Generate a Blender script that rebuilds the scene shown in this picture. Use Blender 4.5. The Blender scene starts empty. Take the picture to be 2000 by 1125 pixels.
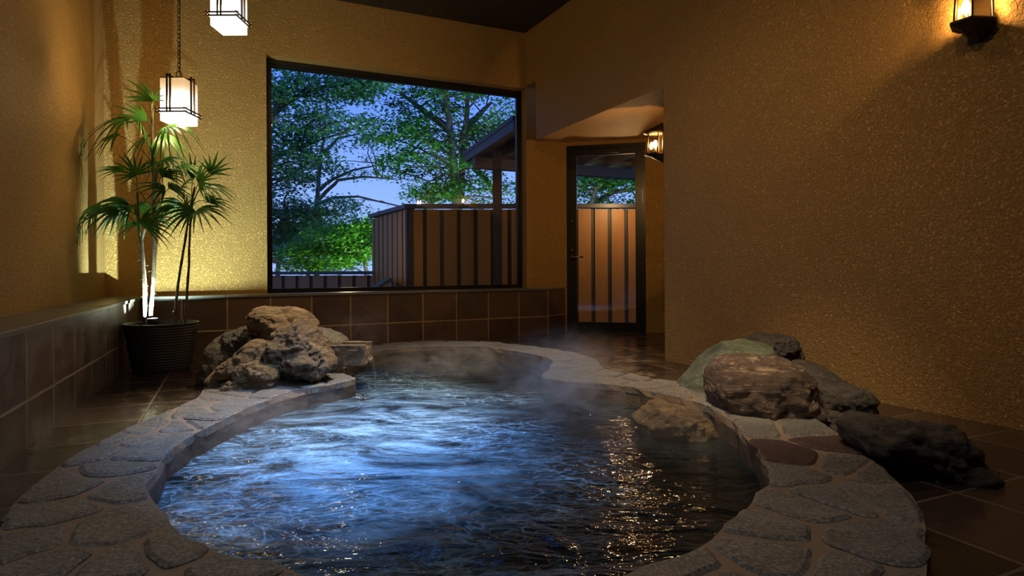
import bpy, math, random
import numpy as np
from mathutils import Vector, noise
from mathutils.geometry import tessellate_polygon
random.seed(7)
PI = math.pi
C = bpy.context.scene.collection
# ------------------------------------------------------------------ survey of the room
F = 1180.0; H = 0.70; ROLL = -0.005; HY = 522.1
def uv(x, y):
    u, v = x-1000, y-HY; c, s = math.cos(ROLL), math.sin(ROLL)
    return c*u+s*v, -s*u+c*v
def G(x, y, h=0.0):                       # point on a level plane at height h
    u, v = uv(x, y); Y = F*(H-h)/v
    return (u/F*Y, Y, h)
def at(x, y, Y):                          # point at a measured distance
    u, v = uv(x, y); return Vector((u/F*Y, Y, H-v*Y/F))
def on(line, x, y=522.0):                 # point on a vertical wall plane
    (px, py), (dx, dy) = line; u, v = uv(x, y); t = u/F
    s = (t*py-px)/(dx-t*dy); Y = py+s*dy
    return Vector((t*Y, Y, H-v*Y/F))
def isect(l1, l2):
    (a, b), (c, d) = l1; (e, f), (g, h) = l2
    det = c*(-h)+g*d; s = ((e-a)*(-h)+g*(f-b))/det
    return Vector((a+s*c, b+s*d))
def shift(line, n, k): return ((line[0][0]+n[0]*k, line[0][1]+n[1]*k), line[1])
A = (.9087, .4175); NA = (-.4175, .9087)       # along the window wall / away from the room
B = (-.397, .9178); NB = (-.9178, -.397)       # along the left wall / away
D = (-.459, .8885); ND = (.8885, .459)         # along the right wall / away
TB = ((-3.224, 4.657), A)                      # tile face under the window
TL = ((-1.79, 2.108), B)                       # tile face at the left
WR = ((1.138, 4.519), D)                       # right wall
WB = shift(TB, NA, .20); WL = shift(TL, NB, .27)
LEDGE = .48; CEIL = 3.19; WTOP = 2.60; HEAD = 2.035

# ------------------------------------------------------------------ mesh helpers
ORG = {}
def tag(o, label=None, cat=None, group=None, kind=None):
    if label: o['label'] = label
    if cat: o['category'] = cat
    if group: o['group'] = group
    if kind: o['kind'] = kind
    return o
def empty(name, loc, label=None, cat=None, group=None, kind=None):
    o = bpy.data.objects.new(name, None); C.objects.link(o); o.location = loc
    o.empty_display_size = .1; ORG[o.name] = Vector(loc)
    return tag(o, label, cat, group, kind)
class MB:
    def __init__(s): s.v = []; s.f = []
    def add(s, vs, fs):
        n = len(s.v); s.v += [tuple(v) for v in vs]; s.f += [tuple(i+n for i in f) for f in fs]; return s
    def hexa(s, p):                      # 8 corners, bottom ring then top ring
        return s.add(p, [(3,2,1,0),(4,5,6,7),(0,1,5,4),(1,2,6,5),(2,3,7,6),(3,0,4,7)])
    def box(s, x0, x1, y0, y1, z0, z1):
        return s.hexa([(x0,y0,z0),(x1,y0,z0),(x1,y1,z0),(x0,y1,z0),(x0,y0,z1),(x1,y0,z1),(x1,y1,z1),(x0,y1,z1)])
    def prism(s, pts, z0, z1):
        n = len(pts); ar = sum(pts[i][0]*pts[(i+1)%n][1]-pts[(i+1)%n][0]*pts[i][1] for i in range(n))
        if ar < 0: pts = pts[::-1]
        tris = tessellate_polygon([[Vector((p[0], p[1], 0)) for p in pts]])
        vs = [(p[0],p[1],z0) for p in pts]+[(p[0],p[1],z1) for p in pts]
        fs = [(i,(i+1)%n,n+(i+1)%n,n+i) for i in range(n)]
        if n == 4: fs += [(3,2,1,0),(4,5,6,7)]
        else: fs += [tuple(n+i for i in t) for t in tris]+[tuple(reversed(t)) for t in tris]
        return s.add(vs, fs)
    def slab(s, p, q, n, t, z0, z1):     # wall from p to q in plan, thickness t towards n
        return s.prism([(p[0],p[1]),(q[0],q[1]),(q[0]+n[0]*t,q[1]+n[1]*t),(p[0]+n[0]*t,p[1]+n[1]*t)], z0, z1)
    def tube(s, path, rad, k=8, cap=True):
        path = [Vector(p) for p in path]; n = len(path)
        if not hasattr(rad, '__len__'): rad = [rad]*n
        t0 = (path[1]-path[0]).normalized()
        ref = Vector((0,0,1)) if abs(t0.z) < .9 else Vector((1,0,0)); a = t0.cross(ref).normalized(); vs = []
        for i, p in enumerate(path):
            t = (path[min(i+1,n-1)]-path[max(i-1,0)]).normalized()
            a = (a-t*a.dot(t)).normalized(); b = t.cross(a)
            for j in range(k):
                an = 2*PI*j/k; vs.append(p+(a*math.cos(an)+b*math.sin(an))*rad[i])
        fs = [(i*k+j, i*k+(j+1)%k, (i+1)*k+(j+1)%k, (i+1)*k+j) for i in range(n-1) for j in range(k)]
        if cap: fs += [tuple(range(k))[::-1], tuple((n-1)*k+j for j in range(k))]
        return s.add(vs, fs)
    def lathe(s, c, prof, k=48, cap=True):
        vs = [(c[0]+r*math.cos(2*PI*j/k), c[1]+r*math.sin(2*PI*j/k), c[2]+z) for r, z in prof for j in range(k)]
        n = len(prof)
        fs = [(i*k+j, i*k+(j+1)%k, (i+1)*k+(j+1)%k, (i+1)*k+j) for i in range(n-1) for j in range(k)]
        if cap: fs += [tuple(range(k))[::-1], tuple((n-1)*k+j for j in range(k))]
        return s.add(vs, fs)
    def sphere(s, c, r, k=12, m=8):
        if not hasattr(r, '__len__'): r = (r,r,r)
        vs = []; 
        for i in range(1, m):
            ph = PI*i/m
            vs += [(c[0]+r[0]*math.sin(ph)*math.cos(2*PI*j/k), c[1]+r[1]*math.sin(ph)*math.sin(2*PI*j/k), c[2]-r[2]*math.cos(ph)) for j in range(k)]
        b = len(vs); vs += [(c[0],c[1],c[2]-r[2]),(c[0],c[1],c[2]+r[2])]
        fs = [(i*k+j, i*k+(j+1)%k, (i+1)*k+(j+1)%k, (i+1)*k+j) for i in range(m-2) for j in range(k)]
        fs += [(b,(j+1)%k,j) for j in range(k)]+[(b+1,(m-2)*k+j,(m-2)*k+(j+1)%k) for j in range(k)]
        return s.add(vs, fs)
    def torus(s, c, ax1, ax2, R1, R2, r, k=14, m=6):
        ax1, ax2, c = Vector(ax1), Vector(ax2), Vector(c); n = ax1.cross(ax2)
        vs = []
        for i in range(k):
            t = 2*PI*i/k; p = c+ax1*R1*math.cos(t)+ax2*R2*math.sin(t)
            o = (ax1*math.cos(t)+ax2*math.sin(t)).normalized()
            vs += [p+(o*math.cos(2*PI*j/m)+n*math.sin(2*PI*j/m))*r for j in range(m)]
        return s.add(vs, [(i*m+j, i*m+(j+1)%m, ((i+1)%k)*m+(j+1)%m, ((i+1)%k)*m+j) for i in range(k) for j in range(m)])
    def build(s, name, mat, parent=None, smooth=False, bevel=0, label=None, kind=None):
        me = bpy.data.meshes.new(name); 
        off = ORG[parent.name] if parent else Vector((0,0,0))
        me.from_pydata([(v[0]-off.x, v[1]-off.y, v[2]-off.z) for v in s.v], [], s.f); me.update()
        me.materials.append(mat)
        if smooth: me.polygons.foreach_set('use_smooth', [True]*len(me.polygons))
        o = bpy.data.objects.new(name, me); C.objects.link(o)
        if parent: o.parent = parent
        ORG[o.name] = off
        if bevel:
            m = o.modifiers.new('bevel', 'BEVEL'); m.width = bevel; m.segments = 2; m.limit_method = 'ANGLE'
        return tag(o, label, kind=kind)

# ------------------------------------------------------------------ material helpers
class NT:
    def __init__(s, name):
        s.m = bpy.data.materials.new(name); s.m.use_nodes = True; s.t = s.m.node_tree; s.t.nodes.clear()
        s.out = s.t.nodes.new('ShaderNodeOutputMaterial')
    def n(s, typ, ins=None, **kw):
        nd = s.t.nodes.new('ShaderNode'+typ)
        for k, v in kw.items(): setattr(nd, k, v)
        for k, v in (ins or {}).items():
            i = nd.inputs[k]
            if isinstance(v, bpy.types.NodeSocket): s.t.links.new(v, i)
            else:
                if hasattr(i.default_value, '__len__') and len(i.default_value) == 4 and len(v) == 3: v = (*v, 1)
                i.default_value = v
        return nd
    def math(s, op, a, b=0.0, c=None):
        d = {0: a, 1: b}
        if c is not None: d[2] = c
        return s.n('Math', d, operation=op).outputs[0]
    def ramp(s, fac, stops, interp='LINEAR'):
        nd = s.n('ValToRGB', {'Fac': fac}); cr = nd.color_ramp; cr.interpolation = interp
        while len(cr.elements) < len(stops): cr.elements.new(.5)
        for e, (p, c) in zip(cr.elements, stops): e.position = p; e.color = (*c, 1) if len(c) == 3 else c
        return nd.outputs[0]
    def mix(s, f, a, b):
        nd = s.n('Mix', data_type='RGBA')
        for i, v in ((0, f), (6, a), (7, b)):
            if isinstance(v, bpy.types.NodeSocket): s.t.links.new(v, nd.inputs[i])
            else: nd.inputs[i].default_value = v if i == 0 else (*v, 1)
        return nd.outputs[2]
    def surf(s, sh): s.t.links.new(sh, s.out.inputs['Surface']); return s.m
    def coord(s): return s.n('TexCoord').outputs['Object']
    def noise(s, scale, detail=4, rough=.55, vec=None, dist=0.0):
        d = {'Scale': scale, 'Detail': detail, 'Roughness': rough, 'Distortion': dist}
        d['Vector'] = vec if vec is not None else s.coord()
        return s.n('TexNoise', d).outputs[0]
    def scaled(s, v3, rot=(0,0,0)):
        return s.n('Mapping', {'Vector': s.coord(), 'Scale': v3, 'Rotation': rot}).outputs[0]
    def bump(s, h, strength, dist, normal=None):
        d = {'Height': h, 'Strength': strength, 'Distance': dist}
        if normal is not None: d['Normal'] = normal
        return s.n('Bump', d).outputs[0]
    def pbr(s, col, rough=.6, metal=0.0, normal=None, **kw):
        d = {'Base Color': col, 'Roughness': rough, 'Metallic': metal}
        if normal is not None: d['Normal'] = normal
        d.update(kw); return s.surf(s.n('BsdfPrincipled', d).outputs[0])
M = {}
def plain(name, col, rough=.6, metal=0.0, var=.25, scale=12, bump=.0, **kw):
    t = NT(name); n = t.noise(scale, 3)
    c = t.mix(n, tuple(x*(1-var) for x in col), tuple(min(1, x*(1+var)) for x in col))
    return t.pbr(c, rough, metal, t.bump(n, bump, .01) if bump else None, **kw)
def stucco(name, col):
    t = NT(name); v = t.n('TexVoronoi', {'Vector': t.coord(), 'Scale': 88.0, 'Randomness': 1.0}, feature='SMOOTH_F1').outputs['Distance']
    w = t.n('Mapping', {'Vector': t.coord()}).outputs[0]
    n1 = t.noise(66, 5, .65, dist=.6); n2 = t.noise(190, 3, .6); big = t.noise(1.3, 3)
    lump = t.ramp(n1, [(.42, (0,0,0)), (.60, (1,1,1))])
    h = t.math('ADD', t.math('MULTIPLY', lump, .8), t.math('ADD', t.math('MULTIPLY', v, -.6), t.math('MULTIPLY', n2, .35)))
    c = t.mix(big, tuple(x*.9 for x in col), tuple(x*1.1 for x in col))
    return t.pbr(c, .62, 0, t.bump(h, 1.0, .009))
def tiles(name, d1, s1, o1, d2, s2, o2, base, grout, g=.014, rough=.45, wet=False):
    t = NT(name); P = t.coord()
    def axis(d, s_, o):
        q = t.n('VectorMath', {0: P, 1: d}, operation='DOT_PRODUCT').outputs['Value']
        return t.math('DIVIDE', t.math('SUBTRACT', q, o), s_)
    u, v = axis(d1, s1, o1), axis(d2, s2, o2)
    def edge(w, s_):
        f = t.math('FRACT', w); return t.math('MULTIPLY', t.math('MINIMUM', f, t.math('SUBTRACT', 1.0, f)), s_)
    wob = t.math('MULTIPLY', t.math('SUBTRACT', t.noise(9, 4), .5), .008)
    e = t.math('ADD', t.math('MINIMUM', edge(u, s1), edge(v, s2)), wob)
    mask = t.n('MapRange', {0: e, 1: g*.35, 2: g*.62, 3: 1.0, 4: 0.0}).outputs[0]
    cell = t.n('CombineXYZ', {0: t.math('FLOOR', u), 1: t.math('FLOOR', v)}).outputs[0]
    rnd = t.n('TexWhiteNoise', {'Vector': cell}, noise_dimensions='3D').outputs['Value']
    n = t.noise(7, 6, .65, dist=.6); n2 = t.noise(60, 4)
    c = t.ramp(t.math('ADD', t.math('MULTIPLY', rnd, .6), t.math('MULTIPLY', n, .5)), [(.15, base[0]), (.5, base[1]), (.85, base[2])])
    c = t.mix(mask, c, grout)
    r = t.n('MapRange', {0: n, 1: .35, 2: .7, 3: rough-.17, 4: rough+.15}).outputs[0]
    r = t.math('ADD', r, t.math('MULTIPLY', mask, .15))
    h = t.math('ADD', t.math('MULTIPLY', mask, -.6), t.math('ADD', t.math('MULTIPLY', n, .6), t.math('MULTIPLY', n2, .12)))
    return t.pbr(c, r, 0, t.bump(h, .55 if not wet else .4, .012))
def rockmat(name, cols, scale=5.0, rot=(0,0,0), rough=.55, b=.8, squash=(1,1,4.5), vs=.55):
    t = NT(name); P = t.scaled(squash, rot)
    n = t.noise(scale, 9, .7, P, 1.2); fine = t.noise(scale*7, 6, .7, t.coord(), .5)
    vein = t.noise(scale*1.3, 8, .75, P, 2.2)
    c = t.ramp(n, [(.28, cols[0]), (.46, cols[1]), (.58, cols[2]), (.72, cols[3])])
    c = t.mix(t.math('MULTIPLY', t.ramp(vein, [(.52,(0,0,0)),(.62,(1,1,1))]), vs), c, cols[3])
    c = t.mix(t.math('MULTIPLY', t.ramp(fine, [(.5,(0,0,0)),(.7,(1,1,1))]), .45), c, cols[0])
    h = t.math('ADD', t.math('MULTIPLY', n, .8), t.math('ADD', t.math('MULTIPLY', fine, .3), t.math('MULTIPLY', vein, .6)))
    return t.pbr(c, rough, 0, t.bump(h, b, .03))
def emis(name, col, strength):
    t = NT(name); return t.surf(t.n('Emission', {'Color': col, 'Strength': strength}).outputs[0])
def pane(name, tint, refl=.06, ior=1.5, rough=0.0):
    t = NT(name)
    fr = t.n('Fresnel', {'IOR': ior}).outputs[0]
    tr = t.n('BsdfTransparent', {'Color': tint}).outputs[0]; gl = t.n('BsdfGlossy', {'Roughness': rough, 'Color': (1,1,1)}).outputs[0]
    return t.surf(t.n('MixShader', {0: fr, 1: tr, 2: gl}).outputs[0])

M['stucco'] = stucco('ochre_stucco', (.50, .300, .088))
TB_base = [(.065,.040,.031), (.10,.062,.048), (.15,.085,.060)]
M['tile_back'] = tiles('terracotta_tile_back', (A[0],A[1],0), .3365, -.055, (0,0,1), .29, .189, TB_base, (.33,.22,.14), .014)
M['tile_left'] = tiles('cool_lit_terracotta_left', (B[0],B[1],0), .352, 2.924, (0,0,1), .29, .189, [(.10,.085,.078),(.145,.118,.102),(.19,.145,.12)], (.30,.26,.23), .013)  # lighter, greyer copy of the back tile; cool light put into its colour
M['tile_splay'] = M['tile_back']
M['floor'] = tiles('wet_slate_floor', (A[0],A[1],0), .345, -.40, (B[0],B[1],0), .352, 2.924, [(.022,.014,.011),(.037,.024,.018),(.065,.040,.029)], (.13,.095,.07), .012, .20, True)
M['ledge'] = plain('ledge_slate', (.15,.14,.125), .38, 0, .35, 9, .3)
M['black'] = plain('black_aluminium', (.012,.012,.013), .35, .3, .2)
M['iron'] = plain('dark_iron', (.035,.022,.015), .5, .3, .3)
M['chrome'] = plain('brushed_metal', (.42,.36,.30), .25, 1, .1)
M['glass'] = pane('window_glass', (.93,.96,.97))
M['lampglass'] = pane('sconce_glass', (.95,.90,.78), rough=.08)
def ceilmat():
    t = NT('dark_ceiling_planks'); P = t.coord()
    q = t.n('VectorMath', {0: P, 1: (A[0],A[1],0)}, operation='DOT_PRODUCT').outputs['Value']
    f = t.math('FRACT', t.math('DIVIDE', q, .105)); g = t.math('LESS_THAN', f, .07)
    n = t.noise(6, 5, .6, t.scaled((6,1,1)))
    c = t.mix(n, (.018,.013,.010), (.034,.025,.019)); c = t.mix(g, c, (.004,.003,.003))
    return t.pbr(c, .6, 0, t.bump(t.math('MULTIPLY', g, -1.0), .6, .01))
M['ceiling'] = ceilmat()

# ------------------------------------------------------------------ the shell
cLB = isect(WL, WB); tLB = isect(TL, TB)
rear0 = Vector((cLB.x-B[0]*6.5, cLB.y-B[1]*6.5)); rear = ((rear0.x, rear0.y), (.9178, .397))
cRR = isect(rear, WR); cRB = isect(WR, WB)
wx0, wx1 = on(WB, 522).xy, on(WB, 1029).xy
Q = on(WB, 1080).xy
DL = at(1104, 642, 6.62).xy.copy(); DR0 = at(1262, 645, 6.42).xy.copy()
dd = (DR0-DL).normalized(); dn = Vector((-dd.y, dd.x))
DR = DL+dd*1.9
jamb = on(WR, 1298).xy
T = .26
m = MB()
m.prism([(cLB.x-1.2*A[0],cLB.y-1.2*A[1]), wx0, (wx0[0]+NA[0]*T,wx0[1]+NA[1]*T), (cLB.x-1.2*A[0]+NA[0]*T,cLB.y-1.2*A[1]+NA[1]*T)], -.3, CEIL+.3)
m.slab(wx0, wx1, NA, T, -.3, LEDGE-.02)
m.slab(wx0, wx1, NA, T, WTOP, CEIL+.3)
m.prism([wx1, Q, DL, (DL.x+dn.x*.16, DL.y+dn.y*.16), (wx1[0]+NA[0]*T, wx1[1]+NA[1]*T)], -.3, CEIL+.3)
tag(m.build('wall_back', M['stucco']), kind='structure')
m = MB(); m.slab(cLB+Vector(B)*.3, rear0-Vector(B)*.3, NB, .25, -.3, CEIL+.3)
tag(m.build('wall_left', M['stucco']), kind='structure')
m = MB(); m.slab(rear0-Vector(rear[1])*.3, cRR+Vector(rear[1])*.3, (B[0]*-1, B[1]*-1), .25, -.3, CEIL+.3)
tag(m.build('wall_rear', M['stucco']), kind='structure')
beam0 = on(WR, 1048).xy; TR = .22
m = MB(); m.slab(jamb, cRR-Vector(D)*.3, ND, TR, -.3, CEIL+.3)
# header over the alcove opening, its underside rising a little towards the room
def hexp(m, p, q, n, t, za, zb, ztop):
    a, b = Vector((n[0]*t, n[1]*t)), 0
    m.hexa([(p.x,p.y,za),(q.x,q.y,zb),(q.x+a.x,q.y+a.y,zb),(p.x+a.x,p.y+a.y,za),(p.x,p.y,ztop),(q.x,q.y,ztop),(q.x+a.x,q.y+a.y,ztop),(p.x+a.x,p.y+a.y,ztop)])
hexp(m, beam0, jamb, ND, TR, HEAD-.02, HEAD+.012, CEIL+.3)
m.slab(cRB+Vector(D)*.15, beam0, ND, TR, WTOP+.02, CEIL+.3)
tag(m.build('wall_right', M['stucco']), kind='structure')
# alcove: door wall, its side wall and its low ceiling
DH = 2.025; d0, d1 = DL+dd*.02, DL+dd*((DR0-DL).length)
m = MB()
m.slab(DL-dd*.02, d0, dn, .16, -.3, 2.4); m.slab(d1, DR, dn, .16, -.3, 2.4); m.slab(d0, d1, dn, .16, DH, 2.4)
tag(m.build('wall_alcove', M['stucco']), kind='structure')
JD = Vector((.268,.9634)); JN = Vector((-JD.y, JD.x)); aside = jamb+JD*2.1
m = MB(); m.prism([jamb+JD*.02, aside, aside-JN*.5, jamb-JN*.45+JD*.35, jamb-JN*.02+JD*.02], -.3, 2.4)
tag(m.build('wall_alcove_side', M['stucco']), kind='structure')
m = MB(); b2 = beam0+Vector(ND)*.1
m.prism([beam0+Vector(ND)*.19, jamb+Vector(ND)*.19, aside, DR, DL+dn*.05, Q+Vector((.01,.0))], HEAD+.03, HEAD+.2)
tag(m.build('ceiling_alcove', M['stucco']), kind='structure')
m = MB(); m.prism([cLB+Vector((-.6,.6)), cRB+Vector((1.2,1.2)), jamb+Vector((2.5,.5)), cRR+Vector((.5,-.5)), rear0+Vector((-.4,-.6))], CEIL, CEIL+.12)
tag(m.build('ceiling', M['ceiling']), kind='structure')

# tiled wainscots and their slate ledges
bt = on(TB, 1071).xy
m = MB(); m.prism([tLB-Vector(A)*.1, bt, DL+dd*.0, DL+dn*.05, Q+Vector(NA)*.02, cLB+Vector(NA)*.05-Vector(A)*.1], -.2, LEDGE-.022)
tag(m.build('trim_1', M['tile_back']), kind='structure')
m = MB(); L0 = Vector((TL[0][0]-B[0]*3.6, TL[0][1]-B[1]*3.6)); Lf = tLB+Vector(B)*.02
m.slab(Lf, L0, NB, .29, -.2, LEDGE-.022)
tag(m.build('trim_2', M['tile_left']), kind='structure')
m = MB(); ov = .012
def ledge_pieces(m, p, q, n, width, step):
    L = (q-p).length; d = (q-p)/L; k = int(L/step)+1
    for i in range(k):
        a = p+d*min(L, i*step+.002); b = p+d*min(L, (i+1)*step-.002)
        if (b-a).length > .01: m.slab(a, b, n, width, LEDGE-.022, LEDGE+random.uniform(-.0008,.0008))
pA = tLB-Vector(NA)*ov+Vector(A)*.012; pB = bt-Vector(NA)*ov
ledge_pieces(m, pA, pB, NA, .235, .6)
m.prism([bt-Vector(NA)*ov, DL-dn*.012, DL+dn*.03, Q+Vector(NA)*.03, bt+Vector(NA)*.2], LEDGE-.022, LEDGE)
tag(m.build('trim_3', M['ledge'], bevel=.002), kind='structure')
m = MB(); pL = tLB-Vector(NB)*ov+Vector(B)*.22; pR = L0-Vector(NB)*ov
ledge_pieces(m, pL, pR, NB, .30, .47)
tag(m.build('trim_4', M['ledge'], bevel=.002), kind='structure')

# ------------------------------------------------------------------ pool outline
RZ = .07; WZ = -.03
inner_px = [(700,739),(640,752),(600,758),(560,766),(520,781),(480,796),(440,815),(400,835),(370,849),(345,868),(325,885),(312,900),(297,922),(290,945),(289,965),(297,985),(318,1005),(328,1020),(340,1030),(370,1048),(400,1064),(440,1088),(480,1094),(530,1100),(560,1111),(600,1130),(700,1165),(850,1185),(1000,1190),(1110,1168),(1200,1127),(1230,1114),(1290,1092),(1350,1080),(1395,1052),(1435,1021),(1455,996),(1480,965),(1497,942),(1500,924),(1490,900),(1468,862),(1446,838),(1415,812),(1388,794),(1350,781),(1300,771),(1245,758),(1200,751),(1150,747),(1100,743),(1056,739),(1057,731),(1075,719),(1080,708),(1074,700),(1050,692),(1000,684),(950,678),(900,675.5),(850,676),(800,678),(760,682),(712,690),(680,705),(655,718),(668,727)]
outer_px = [(395,771),(345,794),(300,816),(270,822),(235,840),(190,864),(160,876),(115,905),(60,950),(45,965),(20,985),(5,1010),(0,1040),(-22,1090),(-30,1150),(0,1260),(150,1420),(420,1600),(800,1700),(1200,1650),(1560,1480),(1760,1280),(1812,1130),(1815,1070),(1808,1030),(1798,1000),(1780,965),(1745,930),(1690,885),(1650,852),(1590,815),(1500,775),(1400,752),(1330,746),(1290,741),(1250,735),(1200,727),(1176,720),(1172,708),(1150,695),(1110,686),(1060,678),(1000,671),(940,667),(880,665.5),(820,667),(760,671),(713,676),(620,684),(520,690),(440,705),(405,730)]
def dens(pts, step=.05):
    out = []; n = len(pts)
    for i in range(n):
        a, b = Vector(pts[i]), Vector(pts[(i+1)%n]); k = max(1, int((b-a).length/step))
        out += [a+(b-a)*j/k for j in range(k)]
    return out
def smoothp(pts, it=1):
    for _ in range(it):
        n = len(pts); pts = [(pts[i-1]+pts[i]*2+pts[(i+1)%n])/4 for i in range(n)]
    return pts
inner0 = smoothp(dens([G(x,y,RZ)[:2] for x,y in inner_px], .06), 1)
outer0 = smoothp(dens([G(x,y,RZ)[:2] for x,y in outer_px], .08), 1)
def wob(p, amp, sc, seed): return Vector(p)+Vector((noise.noise(Vector((p[0]*sc,p[1]*sc,seed))), noise.noise(Vector((p[0]*sc,p[1]*sc,seed+9)))))*amp
inner = [wob(p, .022, 7, 1) for p in inner0]; outer = [wob(p, .02, 5, 3) for p in outer0]

seeds_px = [(196,858),(171,888),(297,859),(274,887),(294,834),(340,832),(392,823),(95,939),(135,953),(213,914),(235,953),(92,1000),(213,1031),(39,1062),(345,1070),(84,1112),(221,1106),(437,1118),(359,805),(385,784),(454,792),(310,809),(416,777),(469,766),(530,765),(600,748),(402,819),(657,741),(500,740),(560,725),(440,745),(500,712),
 (740,680),(786,675),(842,671),(898,670),(950,672),(1013,674),(1073,686),(1115,689),(1085,701),(1097,712),(1139,709),(1152,699),(1094,728),(1146,725),(1190,729),(1248,736),(1188,743),(1311,745),(1267,753),(1305,764),(680,690),(620,700),
 (1546,888),(1640,868),(1656,905),(1538,928),(1614,967),(1714,967),(1560,986),(1496,1026),(1706,1062),(1510,1084),(1664,1122),(1722,919),(1330,1112),(1400,1150),(1200,1190),(1600,1190),(1780,1160),(1420,790),(1480,830),(1560,835),(1450,765),(1360,762),(1000,1290),(850,1270),(700,1230),(560,1180),(300,1170),(150,1180),(420,1250),(250,1300),(600,1350),(800,1450),(1050,1430),(1250,1330),(1420,1300),(1150,1240),(50,1190),(1600,1330),(1450,1450),(400,1420)]
seeds = [Vector(G(x,y,RZ)[:2]) for x,y in seeds_px]
def clip(poly, p, n):                   # keep side where (x-p).n <= 0
    out = []; k = len(poly)
    for i in range(k):
        a, b = poly[i], poly[(i+1)%k]; da, db = (a-p).dot(n), (b-p).dot(n)
        if da <= 0: out.append(a)
        if (da < 0 < db) or (db < 0 < da): out.append(a+(b-a)*(da/(da-db)))
    return out
def area(p): return .5*sum(p[i].x*p[(i+1)%len(p)].y-p[(i+1)%len(p)].x*p[i].y for i in range(len(p)))
if area(outer) < 0: outer.reverse()
if area(inner) > 0: inner.reverse()
jo = min(range(len(outer)), key=lambda i: (outer[i]-Vector(G(440,705,RZ)[:2])).length)
ji = min(range(len(inner)), key=lambda i: (inner[i]-outer[jo]).length)
ring = outer[jo:]+outer[:jo+1]+inner[ji:]+inner[:ji+1]
mort = MB(); st = MB(); st2 = MB()
tri = tessellate_polygon([[Vector((p.x,p.y,0)) for p in outer], [Vector((p.x,p.y,0)) for p in inner]])
allp = outer+inner; N = len(allp); no = len(outer)
lo = [p for p in outer]+[wob(p, .02, 11, 5) for p in inner]
mt = RZ-.0035
vs = [(p.x,p.y,mt) for p in allp]+[(p.x,p.y,-.1) for p in outer]+[(p.x+0,p.y+0,.035) for p in lo[no:]]
fs = [tuple(t) for t in tri]
fs += [(i,(i+1)%no,N+(i+1)%no,N+i) for i in range(no)]
ni = len(inner); fs += [(no+i,no+(i+1)%ni,N+no+(i+1)%ni,N+no+i) for i in range(ni)]
mort.add(vs, fs)
random.seed(3)
for i, s in enumerate(seeds):
    poly = ring; g = random.uniform(.006,.011)
    for j, q in enumerate(seeds):
        if i == j: continue
        d = q-s; L = d.length
        if L > 1.6: continue
        nrm = d/L; poly = clip(poly, s+d*.5-nrm*g, nrm)
        if len(poly) < 3: break
    R_ = .34+.10*max(0, min(1, (3.2-s.y)/1.6))
    for k in range(14):
        if len(poly) < 3: break
        nrm = Vector((math.cos(k*PI/7), math.sin(k*PI/7))); poly = clip(poly, s+nrm*R_, nrm)
    for bd in (inner, outer):
        b_ = min(bd, key=lambda p: (p-s).length); nrm = (b_-s).normalized()
        if len(poly) >= 3: poly = clip(poly, b_+nrm*.06, nrm)
    if len(poly) < 3: continue
    # drop doubled bridge vertices
    ch = True
    while ch and len(poly) > 3:
        ch = False
        for k in range(len(poly)):
            a_, b_, c_ = poly[k-1], poly[k], poly[(k+1)%len(poly)]; e1, e2 = b_-a_, c_-b_
            if e1.length < 1e-5 or e2.length < 1e-5 or (e1.dot(e2) < 0 and abs(e1.x*e2.y-e1.y*e2.x) < .06*e1.length*e2.length):
                poly = poly[:k]+poly[k+1:]; ch = True; break
    pl = [poly[0]]
    for p in poly[1:]:
        if (p-pl[-1]).length > .004: pl.append(p)
    if len(pl) < 3 or abs(area(pl)) < .0015: continue
    pl = smoothp(dens(pl, .022), 2)
    if area(pl) < 0: pl.reverse()
    pl = [wob(p, .012, 16, i) for p in pl]
    n = len(pl); zt = RZ+random.uniform(.002,.007)
    ins = []
    for k in range(n):
        t = (pl[(k+1)%n]-pl[k-1]); t.normalize(); ins.append(pl[k]+Vector((-t.y,t.x))*.011)
    def zz(p, z): return z+.0018*noise.noise(Vector((p.x*9,p.y*9,i)))
    tt = tessellate_polygon([[Vector((p.x,p.y,0)) for p in ins]])
    vs = [(p.x,p.y,mt-.03) for p in pl]+[(p.x,p.y,zt-.0065) for p in pl]+[(p.x,p.y,zz(p,zt)) for p in ins]
    fs = [(k,(k+1)%n,n+(k+1)%n,n+k) for k in range(n)]+[(n+k,n+(k+1)%n,2*n+(k+1)%n,2*n+k) for k in range(n)]+[tuple(2*n+a for a in t) for t in tt]
    (st2 if seeds_px[i] in ((1546,888),(1640,868)) else st).add(vs, fs)
def flagmat(name, cols):
    t = NT(name); P = t.scaled((1,3,1), (0,0,.5)); n = t.noise(5, 7, .7, P, .6); f = t.noise(48, 5, .7, t.scaled((1,1.9,1),(0,0,.5))); g2 = t.noise(120, 3, .6)
    big = t.n('TexVoronoi', {'Vector': t.coord(), 'Scale': 3.2}, feature='F1').outputs['Color']
    c = t.ramp(n, [(.3, cols[0]), (.5, cols[1]), (.7, cols[2])])
    c = t.mix(t.math('MULTIPLY', t.ramp(f, [(.46,(0,0,0)),(.58,(1,1,1))]), .75), c, cols[0])
    c = t.mix(.5, c, t.mix(t.n('SeparateColor', {0: big}).outputs[0], tuple(x*.55 for x in cols[1]), tuple(x*1.35 for x in cols[1])))
    c = t.mix(t.ramp(g2, [(.50,(0,0,0)),(.66,(.5,.5,.5))]), c, tuple(x*1.5 for x in cols[2])); c = t.mix(t.ramp(g2, [(.34,(.6,.6,.6)),(.46,(0,0,0))]), c, tuple(x*.5 for x in cols[0]))
    return t.pbr(c, .5, 0, t.bump(t.math('ADD', t.math('MULTIPLY', n, .8), t.math('MULTIPLY', f, .6)), .9, .014))
M['flag'] = flagmat('grey_flagstone', [(.055,.052,.048),(.16,.152,.136),(.27,.255,.222)])
M['flag2'] = flagmat('purple_flagstone', [(.035,.018,.017),(.065,.035,.032),(.10,.055,.045)])
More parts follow.
